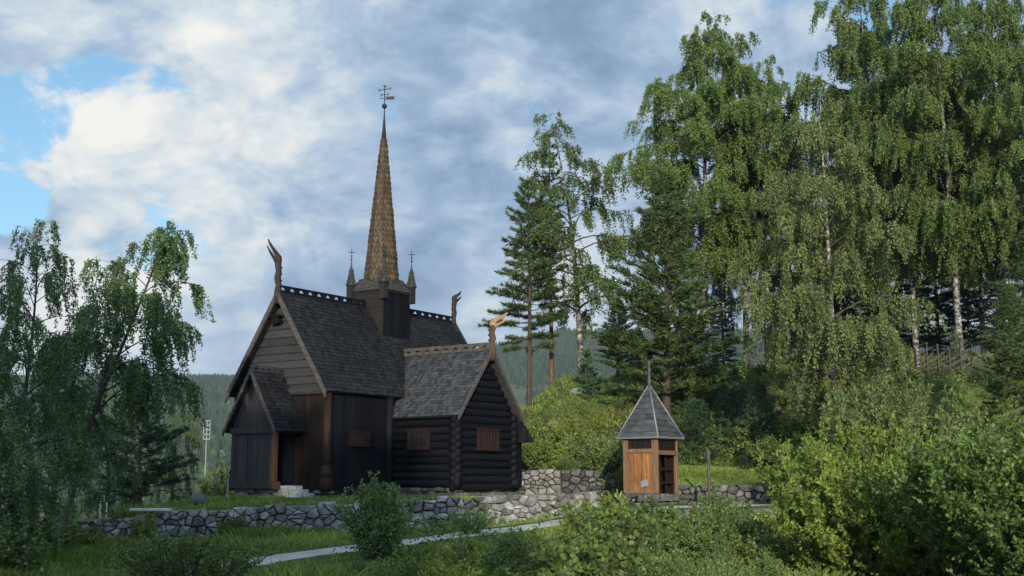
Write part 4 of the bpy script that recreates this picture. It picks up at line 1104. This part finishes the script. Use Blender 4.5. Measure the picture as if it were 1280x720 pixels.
# ------------------------------------------------------------------ trees
COUNT = {}
def B(*a, **k):
    m, n = birch(*a, **k); COUNT['birch%d' % a[0]] = n; return m
def CN(*a, **k):
    m, n = conifer(*a, **k); COUNT['con%d' % a[0]] = n; return m
b_tall = B(101, 20, .20, .27, 3.9, 54, .10, 58, (.5, 1.9), lean=(.4, 0), twigs=7, drop=.2, up=(.65, 1.1))
b_slim = B(102, 20, .17, .34, 2.7, 42, .10, 52, (.45, 1.7), lean=(-.6, .3), bend=.35, twigs=6, drop=.26, up=(.6, 1.05))
b_weep = B(103, 12, .15, .17, 2.4, 44, .085, 62, (.6, 1.6), lean=(-.5, 0), twigs=7, leaf='birch_leaf_pale', drop=.16)
b_airy = B(104, 13.5, .15, .22, 2.3, 44, .095, 46, (.5, 1.6), lean=(-1.25, 0), twigs=5, drop=.22, bend=.2)
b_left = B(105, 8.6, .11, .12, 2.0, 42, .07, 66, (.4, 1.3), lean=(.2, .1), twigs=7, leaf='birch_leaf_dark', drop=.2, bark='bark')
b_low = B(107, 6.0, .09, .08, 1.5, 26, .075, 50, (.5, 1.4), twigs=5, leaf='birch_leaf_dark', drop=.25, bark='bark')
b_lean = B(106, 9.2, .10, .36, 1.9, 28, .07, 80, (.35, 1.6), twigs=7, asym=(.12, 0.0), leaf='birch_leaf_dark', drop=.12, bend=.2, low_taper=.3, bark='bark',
           trunk_path=[(0, 0, 0), (.05, 0, 1.2), (.25, 0, 2.6), (.7, 0, 4.2), (1.25, 0, 5.6), (1.75, 0, 7.0), (2.15, 0, 8.2), (2.35, 0, 9.1)])

def tree(name, parts, px, Y, top_y, H, label, cat='tree', rz=0, w=1.0, group=None, base_z=None, tilt=None):
    x = (px - 640) / F * Y; zg = hz(x, Y) if base_z is None else base_z
    s = (at(px, top_y, Y).z - zg) / H
    return put(name, parts, (x, Y, zg - .05), rz, (s * w, s * w, s), label, cat, group, tilt)

# left side
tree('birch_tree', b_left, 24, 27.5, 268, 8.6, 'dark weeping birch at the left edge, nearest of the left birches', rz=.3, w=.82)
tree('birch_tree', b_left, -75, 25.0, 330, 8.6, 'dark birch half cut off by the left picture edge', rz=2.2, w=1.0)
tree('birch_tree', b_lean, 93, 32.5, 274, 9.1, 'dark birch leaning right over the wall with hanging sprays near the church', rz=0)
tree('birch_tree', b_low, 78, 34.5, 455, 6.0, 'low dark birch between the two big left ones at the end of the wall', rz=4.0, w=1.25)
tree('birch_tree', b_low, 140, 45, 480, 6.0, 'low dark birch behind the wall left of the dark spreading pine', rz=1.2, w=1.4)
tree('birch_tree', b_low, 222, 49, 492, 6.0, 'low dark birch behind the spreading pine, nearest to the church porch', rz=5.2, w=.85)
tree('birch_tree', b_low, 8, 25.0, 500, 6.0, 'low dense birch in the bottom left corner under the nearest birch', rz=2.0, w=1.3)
pine_wide = CN(201, 5, .11, .16, 2.6, .42, .12, .7, .03, 9, .2, .03, dens=11, prof_pow=.55, mat='needle_dark', nb=(4, 6), spread=.5)
tree('pine_tree', pine_wide, 184, 43.5, 500, 5, 'dark spreading pine on the terrace left of the church', rz=.4, w=1.05)
small_b = shrub(301, 2.4, 1.1, 40, .12, .07, 5200, M['bright_leaf'], twig=9)
put('shrub', with_mat(small_b, 'foliage', 'shrub_leaf'), (at(272, 620, 60).x, 60, hz(-14.8, 60) - .2), 0, (1.0, 1.0, 1.25), 'green young tree standing behind the church porch', 'shrub')

# middle group of tall thin trees
pine_tall = CN(202, 14, .17, .26, 3.0, .46, -.02, .75, -.035, 9, .28, .048, dens=13, prof_pow=.62, gap=.05, mat='needle', bark='bark', nb=(4, 5))
pine_thin = CN(203, 16, .16, .42, 1.7, .55, .0, .8, -.03, 8, .27, .046, dens=10, prof_pow=.6, gap=.1, mat='needle', bark='pine_bark', nb=(3, 5))
pine_young = CN(204, 12, .16, .14, 3.1, .44, .30, 1.05, .035, 9, .27, .046, dens=10, prof_pow=.72, mat='needle', nb=(5, 7), lift=.7, spread=.5)
spruce = CN(205, 16, .17, .06, 2.7, .42, -.18, .5, -.02, 7, .25, .05, dens=9, prof_pow=.85, mat='needle_dark', nb=(5, 7), lift=-.1)
sapling = CN(206, 3.2, .05, .05, 1.05, .26, .1, .9, .03, 9, .17, .028, dens=12, prof_pow=.8, mat='needle_blue', nb=(5, 6), lift=.6)
tree('pine_tree', pine_tall, 661, 63, 222, 14, 'tall dark layered pine right behind the church, leftmost of the hill trees', rz=.5, w=.98)
tree('pine_tree', pine_thin, 690, 65, 168, 16, 'thin pine with a bare orange trunk beside the leftmost pine', rz=1.9)
tree('birch_tree', b_airy, 727, 64, 138, 13.5, 'airy birch leaning left between the thin pine and the young pine', rz=.0, w=1.12)
tree('pine_tree', pine_young, 832, 57, 212, 12, 'dense young pine with upswept branches rising above the kiosk', rz=.8, w=1.32)
tree('pine_tree', pine_young, 772, 64, 372, 12, 'smaller pine left of the dense young pine above the kiosk', rz=2.4, w=1.7)

# big birches on the hill
tree('birch_tree', b_tall, 884, 64, 30, 20, 'tall birch just right of the young pine, leftmost of the big birches', rz=1.0, w=1.1)
tree('birch_tree', b_slim, 934, 66, 14, 20, 'tall slim birch with pale trunk rising over the tree line right of the kiosk', rz=.4, w=1.1)
tree('birch_tree', b_slim, 968, 63, 72, 20, 'slender birch leaning right behind the pale weeping birch', rz=2.9, w=1.05, tilt=(0, .05))
tree('birch_tree', b_weep, 1046, 46.5, 128, 12, 'pale olive weeping birch reaching down to the big willow bush', rz=.6, w=.9)
tree('birch_tree', b_tall, 1108, 60, -30, 20, 'big birch with its top cut off, above the left end of the pole fence', rz=2.2, w=.95)
tree('birch_tree', b_slim, 1148, 57, 20, 20, 'birch with two pale stems behind the pole fence', rz=3.6, w=1.0)
tree('birch_tree', b_tall, 1202, 54, -50, 20, 'huge birch with a curved white trunk above the right end of the pole fence', rz=4.4, w=.88)
tree('birch_tree', b_tall, 1262, 58, -30, 20, 'tall birch at the right edge behind the dark pine', rz=5.3, w=.9)
tree('birch_tree', b_slim, 1308, 52, 40, 20, 'birch partly cut off by the right picture edge', rz=.9, w=1.1)
tree('spruce_tree', spruce, 1070, 70, 150, 16, 'dark spruce deep behind the pale weeping birch', rz=.3)
tree('spruce_tree', spruce, 1128, 71, 175, 16, 'dark spruce behind the left end of the pole fence', rz=1.3)
tree('spruce_tree', spruce, 1176, 68, 200, 16, 'dark spruce behind the middle of the pole fence', rz=2.6)
tree('spruce_tree', spruce, 1232, 66, 130, 16, 'dark spruce behind the curved white birch trunk', rz=3.4)
tree('spruce_tree', spruce, 1290, 69, 170, 16, 'dark spruce at the far right edge of the hill', rz=4.4)
tree('pine_tree', pine_young, 1262, 40, 352, 12, 'dark bushy pine at the right edge above the broad leaved bush', rz=1.5, w=1.35)
tree('birch_tree', b_airy, 1201, 49.2, 405, 13.5, 'small crooked birch with a white trunk leaning before the pole fence', rz=.0, w=.75)
for i, (px, Y, ty, w) in enumerate(((1060, 84, 230, 1.0), (1100, 80, 260, 1.0), (1165, 82, 220, 1.0), (1215, 79, 250, 1.0), (1275, 83, 240, 1.0), (872, 78, 300, .8), (905, 80, 250, .8), (958, 76, 270, .9), (990, 78, 240, 1.0), (1022, 74, 200, 1.0), (852, 82, 360, .8))):
    tree('birch_tree', b_slim, px, Y, ty, 20, 'thin birch deep in the wood behind the tall birches', rz=i * 1.1, w=w, group='thin birches deep in the wood')
for i, (px, Y, ty) in enumerate(((800, 74, 400), (905, 72, 330), (985, 71, 300), (1040, 76, 260))):
    tree('spruce_tree', spruce, px, Y, ty, 16, 'dark spruce deep in the wood behind the tall birches', rz=i * 1.7 + .5, group='dark spruces deep in the wood')
for (px, Y, ty, lab, w) in ((876, 52.5, 500, 'dark young spruce above the lawn right of the kiosk', 1.25), (918, 55, 462, 'bright young pine on the slope below the slim birch', 1.2),
                            (852, 57, 468, 'young pine on the slope directly behind the kiosk roof', 1.1), (950, 54, 478, 'young pine on the slope left of the pale weeping birch', 1.2),
                            (892, 58, 470, 'young pine between the two young pines on the slope', 1.0), (928, 50.5, 562, 'tiny young spruce at the back of the lawn', 1.1),
                            (735, 61, 436, 'young pine at the foot of the airy birch', .9)):
    tree('young_conifer', with_mat(sapling, 'crown', 'needle_dark') if 'spruce' in lab else sapling, px, Y, ty, 3.2, lab, rz=px * .1, w=w)

# ------------------------------------------------------------------ shrubs
sallow = shrub(311, 2.1, .85, 56, .085, .032, 15000, M['sallow_leaf'], erect=.9, twig=9)
willow = shrub(312, 3.4, 2.0, 100, .10, .038, 62000, M['willow_leaf'], erect=.1, twig=12, base=.5)
broad = shrub(313, 4.6, 1.9, 64, .12, .075, 27000, M['broad_leaf'], erect=.2, twig=12, base=.4, hang=.35)
leafy = shrub(314, 1.3, .85, 30, .105, .062, 3000, M['shrub_leaf'], erect=.3, twig=8, base=.3)
leafy2 = shrub(315, 1.5, .8, 24, .125, .08, 2300, M['shrub_leaf'], erect=.5, twig=9, base=.25, hang=.2)
fine = shrub(316, 1.2, .8, 42, .06, .022, 5600, M['sallow_leaf'], erect=.7, twig=8, base=.3)
bright = shrub(317, 1.7, .9, 34, .10, .055, 4200, M['bright_leaf'], erect=.5, twig=8, base=.3)
low = shrub(318, 1.1, 1.05, 50, .055, .03, 9000, M['shrub_leaf'], erect=.2, twig=9, base=.5)

def bush(parts, px, Y, top_y, H, label, rz=0, w=1.0, group=None, name='shrub', cat='shrub'):
    x = (px - 640) / F * Y; zg = hz(x, Y); s = max(.25, (at(px, top_y, Y).z - zg) / parts['_H'])
    return put(name, parts, (x, Y, zg - .04), rz, (s * w, s * w, s), label, cat, group)

bush(sallow, 474, 26, 600, 2.1, 'upright grey green willow shrub before the church wall beside the path', .2, .95)
bush(low, 240, 21.5, 660, 1.1, 'low rounded dark green bush in the grass at the lower left', 1.0, 1.05)
bush(fine, 292, 22.5, 668, 1.2, 'fine leaved pale bush beside the low rounded bush at the lower left', 2.0, 1.0)
bush(sallow, 212, 22.3, 668, 2.1, 'tuft of upright shoots left of the low rounded bush', 1.0, 1.3)
bush(willow, 1076, 25, 534, 3.4, 'big yellow green willow bush covering the lower right', .5, .9)
bush(willow, 1140, 23.6, 575, 3.4, 'second yellow green willow bush against the right side of the biggest one', 2.5, .85)
bush(willow, 1024, 25.5, 585, 3.4, 'smaller willow bush on the left side of the biggest one, beside the path end', 4.1, .62)
bush(broad, 1246, 20.5, 500, 4.6, 'broad leaved glossy bush at the lower right corner', .4, 1.0)
bush(broad, 1295, 19, 560, 4.6, 'glossy bush cut off by the right picture edge', 2.1, 1.0)
bush(with_mat(willow, 'foliage', 'birch_leaf_pale'), 1122, 36, 478, 3.4, 'pale feathery bush below the pole fence behind the willow', 1.7, .8)
bush(bright, 752, 27.5, 616, 1.7, 'bright green sapling standing out of the thicket before the kiosk', .3, .85)
bush(leafy2, 790, 30, 622, 1.5, 'dull green shrub in front of the information sign', 1.1, 1.1)
bush(fine, 868, 31, 628, 1.2, 'fine leaved shrub hiding part of the path right of the kiosk', 1.9, .9)
bush(fine, 590, 32.5, 628, 1.2, 'fine leaved shrub against the wall below the log gable', .6, .9)
bush(bright, 190, 36.4, 642, 1.7, 'small yellowish bush at the foot of the left wall', .6, .8)
bush(leafy, 296, 37.2, 640, 1.3, 'small green plant growing on the wall below the porch', 1.6, .7)
bush(leafy, 935, 37.5, 630, 1.3, 'green shrub growing up the boulder wall beside the willow', 2.6, .9)
prn = random.Random(3)
bush(leafy, 52, 27.5, 640, 1.3, 'dark shrub under the left birches, nearest the left end of the wall', .9, 1.3)
bush(leafy2, 15, 23.5, 655, 1.5, 'dark shrub in the lower left corner under the birches', 2.9, 1.3)
bush(low, 92, 33.5, 652, 1.1, 'low shrub in front of the left end of the terrace wall', 4.2, 1.1)
# thicket along the bottom of the picture
tall_weed = shrub(320, 1.6, .4, 16, .085, .024, 2000, M['sallow_leaf'], erect=1.2, twig=7, base=.3)
kinds = [(tall_weed, 1.6), (leafy, 1.3), (leafy2, 1.5), (fine, 1.2), (low, 1.1), (bright, 1.7), (sallow, 2.1)]
i = 0
for Y, x0, x1, step, ty in ((19.5, 520, 1010, 62, 706), (21.5, 380, 1020, 58, 694), (24, 560, 1000, 52, 682), (26.5, 590, 990, 46, 668), (29.5, 640, 960, 44, 656), (33, 690, 930, 44, 648), (36.5, 770, 985, 38, 642)):
    px = x0 + prn.uniform(0, 30)
    while px < x1:
        k, H = prn.choices(kinds, (3, 3.5, 3.5, 1, .4, .6, 2))[0]
        if 505 < px < 735 and Y > 22: t0 = 680
        else: t0 = ty
        t = t0 + prn.uniform(-30, 16) - (16 if 735 < px < 800 else 0) + (6 if px > 900 else 0) + (14 if px < 520 else 0)
        bush(k, px, Y + prn.uniform(-1, 1), t, H, 'green leafy shrub in the thicket along the bottom below the path', prn.uniform(0, 6), prn.uniform(.7, 1.2), 'shrubs crowding the bank below the path'); i += 1
        px += step * prn.uniform(.7, 1.3)
# slope behind the back wall
bright_up = shrub(319, 1.9, .6, 22, .10, .045, 3000, M['bright_leaf'], erect=.9, twig=8, base=.25)
for Y, x0, x1, step, hh in ((52.8, 648, 790, 19, 1.2), (54.0, 645, 800, 21, 1.45), (55.6, 650, 805, 25, 1.4), (57.2, 655, 800, 34, 1.0), (59.5, 665, 790, 52, .7)):
    px = x0 + prn.uniform(0, 14)
    while px < x1:
        k, H = prn.choices(((bright, 1.7), (bright_up, 1.9), (leafy2, 1.5), (fine, 1.2), (sapling, 3.2)), (3, 4, 1.6, 1.2, .35))[0]
        x = (px - 640) / F * Y; y = Y + prn.uniform(-.7, .7); s = hh / H * prn.choice((.55, .8, 1.0, 1.15, 1.5))
        if k is sapling: put('young_conifer', k, (x, y, hz(x, y) - .05), prn.uniform(0, 6), s * 1.3, 'small young pine among the sunlit bushes on the slope', 'tree', 'young pines among the bushes')
        else: put('shrub', k, (x, y, hz(x, y) - .05), prn.uniform(0, 6), (s * 1.05, s * 1.05, s), 'sunlit yellow green bush on the slope between church and kiosk', 'shrub', 'sunlit bushes on the slope behind the back wall')
        px += step * prn.uniform(.6, 1.5)
# darker shrubs right of the kiosk and below the hill trees
for Y, x0, x1, step, hh in ((53, 850, 905, 30, 1.5), (56.5, 800, 1000, 26, 1.3), (54.5, 905, 1010, 26, 1.7), (59, 770, 1010, 30, 1.0), (50.5, 955, 1020, 26, 1.6), (62, 740, 1010, 34, .8), (47.5, 985, 1040, 24, 1.9), (38, 1080, 1240, 24, 1.5), (41, 1085, 1240, 22, 1.3), (44, 1090, 1300, 24, .85), (46, 1120, 1240, 24, .5), (34, 1160, 1300, 46, 1.9), (30, 960, 1010, 40, 1.0), (48, 1225, 1300, 36, 1.0)):
    px = x0 + prn.uniform(0, 14)
    while px < x1:
        k, H = prn.choice(((leafy, 1.3), (leafy2, 1.5), (fine, 1.2)))
        x = (px - 640) / F * Y; y = Y + prn.uniform(-.8, .8); s = hh / H * prn.uniform(.7, 1.2)
        put('shrub', k, (x, y, hz(x, y) - .05), prn.uniform(0, 6), (s * 1.2, s * 1.2, s), 'deep green shrub on the shaded wooded slope right of the kiosk', 'shrub', 'shrubs on the wooded slope right of the kiosk')
        px += step * prn.uniform(.75, 1.25)

# trees outside the left of the view: they throw the evening shade over the church
for i, (x, y, s) in enumerate(((-19, -33, 1.06), (-15.5, -36, 1.1), (-12, -32, 1.05), (-9, -35, 1.1), (-6, -33, 1.08), (-3.2, -36, 1.08), (-23, -35, 1.05), (-13.5, -40, 1.1), (-7.5, -41, 1.15), (-1.2, -34, .62), (1.5, -36, .55))):
    put('birch_tree', b_tall, (x, y, hz(x, y) - .05), i * 1.3, (s * 1.25, s * 1.25, s), 'tall birch outside the view shading the church', 'tree', 'trees behind the viewpoint')

# ------------------------------------------------------------------ grass and ground plants
def blades(n, xr, yr, hmin, hmax, seed, dens_fn=None, w=.014):
    g = rs(seed); X = g.uniform(*xr, n); Y = g.uniform(*yr, n)
    d, _ = path_dz(X, Y); k = d > .92; k &= (d > 2.2) | (g.rand(n) < .5)
    Bl = np.interp(X, FX, FY); k &= ~((Y > Bl - .5) & (Y < Bl + .12)); k &= ~((Y > Bl - 1.6) & (Y < Bl) & (g.rand(n) < .75))
    if dens_fn is not None: k &= dens_fn(X, Y, g)
    X, Y = X[k], Y[k]; n = len(X); Z = hgt(X, Y)
    h = g.uniform(hmin, hmax, n) * np.clip((path_dz(X, Y)[0] - .6) / 2.2, .3, 1) * (.35 + 1.1 * np.clip(fbm(X, Y, .9, 5) + .45, 0, 1) ** 1.5); a = g.uniform(0, 6.283, n); ww = w * (1 + (Y - 20) * .03)
    dx, dy = np.cos(a) * ww, np.sin(a) * ww; lx, ly = g.normal(size=n) * h * .35, g.normal(size=n) * h * .35
    V = np.stack([np.stack([X - dx, Y - dy, Z - .02], 1), np.stack([X + dx, Y + dy, Z - .02], 1), np.stack([X + dx*.6 + lx*.4, Y + dy*.6 + ly*.4, Z + h*.6], 1), np.stack([X + lx, Y + ly, Z + h], 1)], 1)
    tone = np.clip(.45 + .7 * fbm(X, Y, .5, 6) + g.normal(size=n) * .18, 0, 1)
    return V.reshape(-1, 3), np.repeat(tone, 4)
vis = lambda X, Y, g: np.abs(X / np.maximum(Y, 1)) < .47
def church_free(X, Y, g):
    dx, dy = X + 6.472, Y - 42; lx = dx * math.sin(TH) + dy * math.cos(TH); ly = -dx * math.cos(TH) + dy * math.sin(TH)
    return vis(X, Y, g) & ~((lx > -1.5) & (lx < 10.5) & (ly > -.1) & (ly < 4.7)) & ~((lx > 3.4) & (lx < 8.2) & (ly > -3.2) & (ly < .5))
VV, TT = [], []
for args in ((150000, (-12.5, 10), (18, 38.6), .08, .36, 61, vis), (26000, (-16, 3), (36.5, 42.5), .03, .11, 62, church_free), (26000, (6.0, 13), (46.4, 52.5), .05, .14, 63, vis), (30000, (-2, 26), (52, 68), .08, .3, 64, vis), (22000, (8, 22), (24, 46), .1, .35, 65, vis)):
    v, t = blades(*args); VV.append(v); TT.append(t)
V = np.concatenate(VV); T_ = np.concatenate(TT)
tag(link('grass', np_mesh('grass', V, np.arange(len(V)).reshape(-1, 4), False, M['grass'], {'tone': T_})), 'rough grass over the lawn, the terrace edge and the slopes', 'grass', kind='stuff')

def ground_plants(n, seed):
    """leafy weeds in patches on the bank and under the trees"""
    g = rs(seed); X = g.uniform(-9, 24, n); Y = 18 + 50 * g.uniform(0, 1, n) ** 1.2
    d, _ = path_dz(X, Y); Bl = np.interp(X, FX, FY)
    k = (d > 1.0) & (np.abs(X / Y) < .47) & (fbm(X, Y, .8, 7) > -.12) & ~((Y > Bl - .7) & (Y < Bl + .2))
    k &= ~((X < 3.2) & (Y > Bl - .6) & (Y < 52.4)) & ~((X > 5.5) & (X < 10.6) & (Y > 40) & (Y < 51)) & ~((X < -2.6) & (Y < 36) & (fbm(X, Y, .7, 17) < .32)) & ~((X > 2) & (X < 7) & (Y > 40) & (Y < 52.2))
    X, Y = X[k], Y[k]; m = len(X); per = 12; idx = np.repeat(np.arange(m), per); Z = hgt(X, Y)
    hh = (g.uniform(.15, .55, m) * np.where(Y > 57, .6, 1))[idx]; u = g.uniform(.1, 1, m * per)
    C = np.stack([X[idx], Y[idx], Z[idx] + hh * u], 1) + g.normal(size=(m * per, 3)) * np.array([.11, .11, .03])
    D = g.normal(size=(m * per, 3)); D[:, 2] = np.abs(D[:, 2]) * .6
    return leaf_mesh('ground_plants', C, D, .105, .06, seed, M['weeds'])
tag(link('undergrowth', ground_plants(15000, 71)), 'knee high wild plants covering the bank and the wooded slope', 'undergrowth', kind='stuff')

# ------------------------------------------------------------------ air
SUN_AZ, SUN_EL = (.03, -.9995), R(12.5)
mb = MB(); mb.box(-1750, 1750, -80, 3150, -62, 330)
hm, nt, out = new_mat('thin evening air')
pv = nt.nodes.new('ShaderNodeVolumePrincipled'); pv.inputs['Color'].default_value = (.72, .84, 1, 1); pv.inputs['Density'].default_value = HAZE = .00010
pv.inputs['Anisotropy'].default_value = .2
nt.links.new(pv.outputs[0], out.inputs['Volume'])
tag(mb.build('haze', hm), 'thin bluish evening haze filling the valley', 'haze', kind='stuff')

# ------------------------------------------------------------------ sky and sun
w = bpy.data.worlds.new('World'); scene.world = w; w.use_nodes = True
nt = w.node_tree
for n_ in list(nt.nodes): nt.nodes.remove(n_)
out = nt.nodes.new('ShaderNodeOutputWorld'); bg = nt.nodes.new('ShaderNodeBackground'); nt.links.new(bg.outputs[0], out.inputs[0])
bg.inputs['Strength'].default_value = .1
sky = nt.nodes.new('ShaderNodeTexSky'); sky.sky_type = 'NISHITA'; sky.sun_disc = False; sky.sun_elevation = SUN_EL
sky.sun_rotation = math.atan2(SUN_AZ[0], SUN_AZ[1]); sky.air_density = 1.0; sky.dust_density = .6; sky.ozone_density = 2.0
tc = nt.nodes.new('ShaderNodeTexCoord'); D = tc.outputs['Generated']
def math_n(op, a, b=None, c=None, clamp=False):
    m = nt.nodes.new('ShaderNodeMath'); m.operation = op; m.use_clamp = clamp
    for i_, v_ in enumerate((a, b, c)):
        if v_ is None: continue
        if hasattr(v_, 'is_output'): nt.links.new(v_, m.inputs[i_])
        else: m.inputs[i_].default_value = v_
    return m.outputs[0]
sx = nt.nodes.new('ShaderNodeSeparateXYZ'); nt.links.new(D, sx.inputs[0])
den = math_n('ADD', math_n('MAXIMUM', sx.outputs[2], 0.0), .55)
cb = nt.nodes.new('ShaderNodeCombineXYZ'); nt.links.new(math_n('DIVIDE', sx.outputs[0], den), cb.inputs[0]); nt.links.new(math_n('DIVIDE', sx.outputs[1], den), cb.inputs[1])
def mapped(off, sc):
    mp = nt.nodes.new('ShaderNodeMapping'); nt.links.new(cb.outputs[0], mp.inputs[0]); mp.inputs['Location'].default_value = off; mp.inputs['Scale'].default_value = sc; return mp.outputs[0]
def blob(px, py, rad):
    """soft patch of the sky round the direction of a place in it: 1 at its middle, 0 at rad"""
    d = (at(px, py, 10) - Vector((0, 0, CZ))).normalized(); v = nt.nodes.new('ShaderNodeVectorMath'); v.operation = 'DOT_PRODUCT'
    nt.links.new(D, v.inputs[0]); v.inputs[1].default_value = d
    mr = nt.nodes.new('ShaderNodeMapRange'); mr.interpolation_type = 'SMOOTHSTEP'; nt.links.new(v.outputs['Value'], mr.inputs[0])
    mr.inputs[1].default_value = math.cos(rad); mr.inputs[2].default_value = 1.0; mr.inputs[3].default_value = 0; mr.inputs[4].default_value = 1; return mr.outputs[0]
n1 = noise_n(nt, mapped((5.6, 2.9, 0), (1, 1, 1)), 5.6, 12, .60, .3)
n2 = noise_n(nt, mapped((7.3, 4.2, 0), (1, 1, 1)), 1.6, 6, .5, .2)
n5 = noise_n(nt, mapped((2.7, 6.1, 0), (1, 1.1, 1)), 17, 8, .6, .8)
n3 = noise_n(nt, mapped((1.4, 9.2, 0), (1, 1.2, 1)), 9, 11, .60, .4)
n4 = noise_n(nt, mapped((4.4, 2.2, 0), (1, 1.4, 1)), 3.2, 9, .54, .4)
cover = math_n('ADD', math_n('ADD', math_n('MULTIPLY', n1, 1.75), math_n('MULTIPLY', n2, .4)), -.31)
for px_, py_, r_, amt in ((-5, 180, .10, -.36), (140, 62, .06, -.22), (250, 90, .045, -.16), (215, 125, .03, -.12), (1010, 15, .09, -.24), (740, 195, .06, -.08), (585, 160, .05, .14), (740, 45, .05, .08), (20, 262, .03, -.10)):
    cover = math_n('ADD', cover, math_n('MULTIPLY', blob(px_, py_, r_), amt))
alpha = nt.nodes.new('ShaderNodeMapRange'); alpha.interpolation_type = 'SMOOTHSTEP'; nt.links.new(cover, alpha.inputs[0]); alpha.inputs[1].default_value = .42; alpha.inputs[2].default_value = .56
bright_ = math_n('ADD', math_n('ADD', math_n('MULTIPLY', n3, 1.15), math_n('MULTIPLY', n4, .95)), math_n('ADD', math_n('MULTIPLY', n5, .45), math_n('MULTIPLY_ADD', n1, 1.0, -1.30)))
for px_, py_, r_, amt in ((200, 190, .20, .22), (110, 320, .20, .16), (390, 110, .12, .08), (560, 40, .12, .08), (690, 430, .10, .10), (60, 60, .14, .10), (520, 270, .16, -.03), (640, 110, .16, -.02), (200, 450, .14, .10), (30, 262, .05, -.22), (430, 420, .1, -.05), (850, 150, .12, .05)):
    bright_ = math_n('ADD', bright_, math_n('MULTIPLY', blob(px_, py_, r_), amt))
cr = ramp(nt, bright_, [(.22, (1.35, 2.05, 3.0)), (.42, (1.95, 2.75, 3.8)), (.58, (2.8, 3.55, 4.45)), (.76, (4.2, 4.65, 4.95)), (.98, (5.9, 5.8, 5.5))])
# extra cloud glow added round the low sun behind the viewpoint, as soft frontal fill
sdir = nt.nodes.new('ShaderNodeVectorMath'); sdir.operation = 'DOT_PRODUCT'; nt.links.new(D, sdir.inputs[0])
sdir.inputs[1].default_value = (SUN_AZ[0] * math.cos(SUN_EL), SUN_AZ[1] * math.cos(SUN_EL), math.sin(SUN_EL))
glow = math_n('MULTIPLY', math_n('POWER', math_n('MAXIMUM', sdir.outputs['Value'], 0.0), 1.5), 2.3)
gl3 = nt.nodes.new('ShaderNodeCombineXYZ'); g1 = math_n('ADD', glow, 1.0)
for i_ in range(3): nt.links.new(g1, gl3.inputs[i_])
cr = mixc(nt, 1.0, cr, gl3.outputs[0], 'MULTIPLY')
skyc = mixc(nt, 1.0, sky.outputs[0], (.85, 1.1, 1.15), 'MULTIPLY')
hzn = nt.nodes.new('ShaderNodeMapRange'); hzn.interpolation_type = 'SMOOTHSTEP'; nt.links.new(sx.outputs[2], hzn.inputs[0])
hzn.inputs[1].default_value = .02; hzn.inputs[2].default_value = .20; hzn.inputs[3].default_value = .55; hzn.inputs[4].default_value = 0
veil = mixc(nt, .14, skyc, (3.0, 3.9, 4.9))
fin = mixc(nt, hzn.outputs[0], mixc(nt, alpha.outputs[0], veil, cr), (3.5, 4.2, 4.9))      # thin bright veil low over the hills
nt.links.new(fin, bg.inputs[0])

sd = bpy.data.lights.new('sun', 'SUN'); so = bpy.data.objects.new('sun', sd); col.objects.link(so)
sd.energy = 3.7; sd.angle = R(.6); sd.color = (1.0, .86, .66)
sv = Vector((SUN_AZ[0] * math.cos(SUN_EL), SUN_AZ[1] * math.cos(SUN_EL), math.sin(SUN_EL)))
so.rotation_euler = sv.to_track_quat('Z', 'Y').to_euler(); so.location = sv * 60

vs_ = scene.view_settings; vs_.view_transform = 'Standard'; vs_.look = 'None'; vs_.exposure = 0.7; vs_.gamma = 1.0; vs_.use_curve_mapping = False
scene.cycles.max_bounces = 6; scene.cycles.transparent_max_bounces = 4; scene.cycles.volume_bounces = 0
print('LEAVES', COUNT, sum(len(m.polygons) for m in bpy.data.meshes))
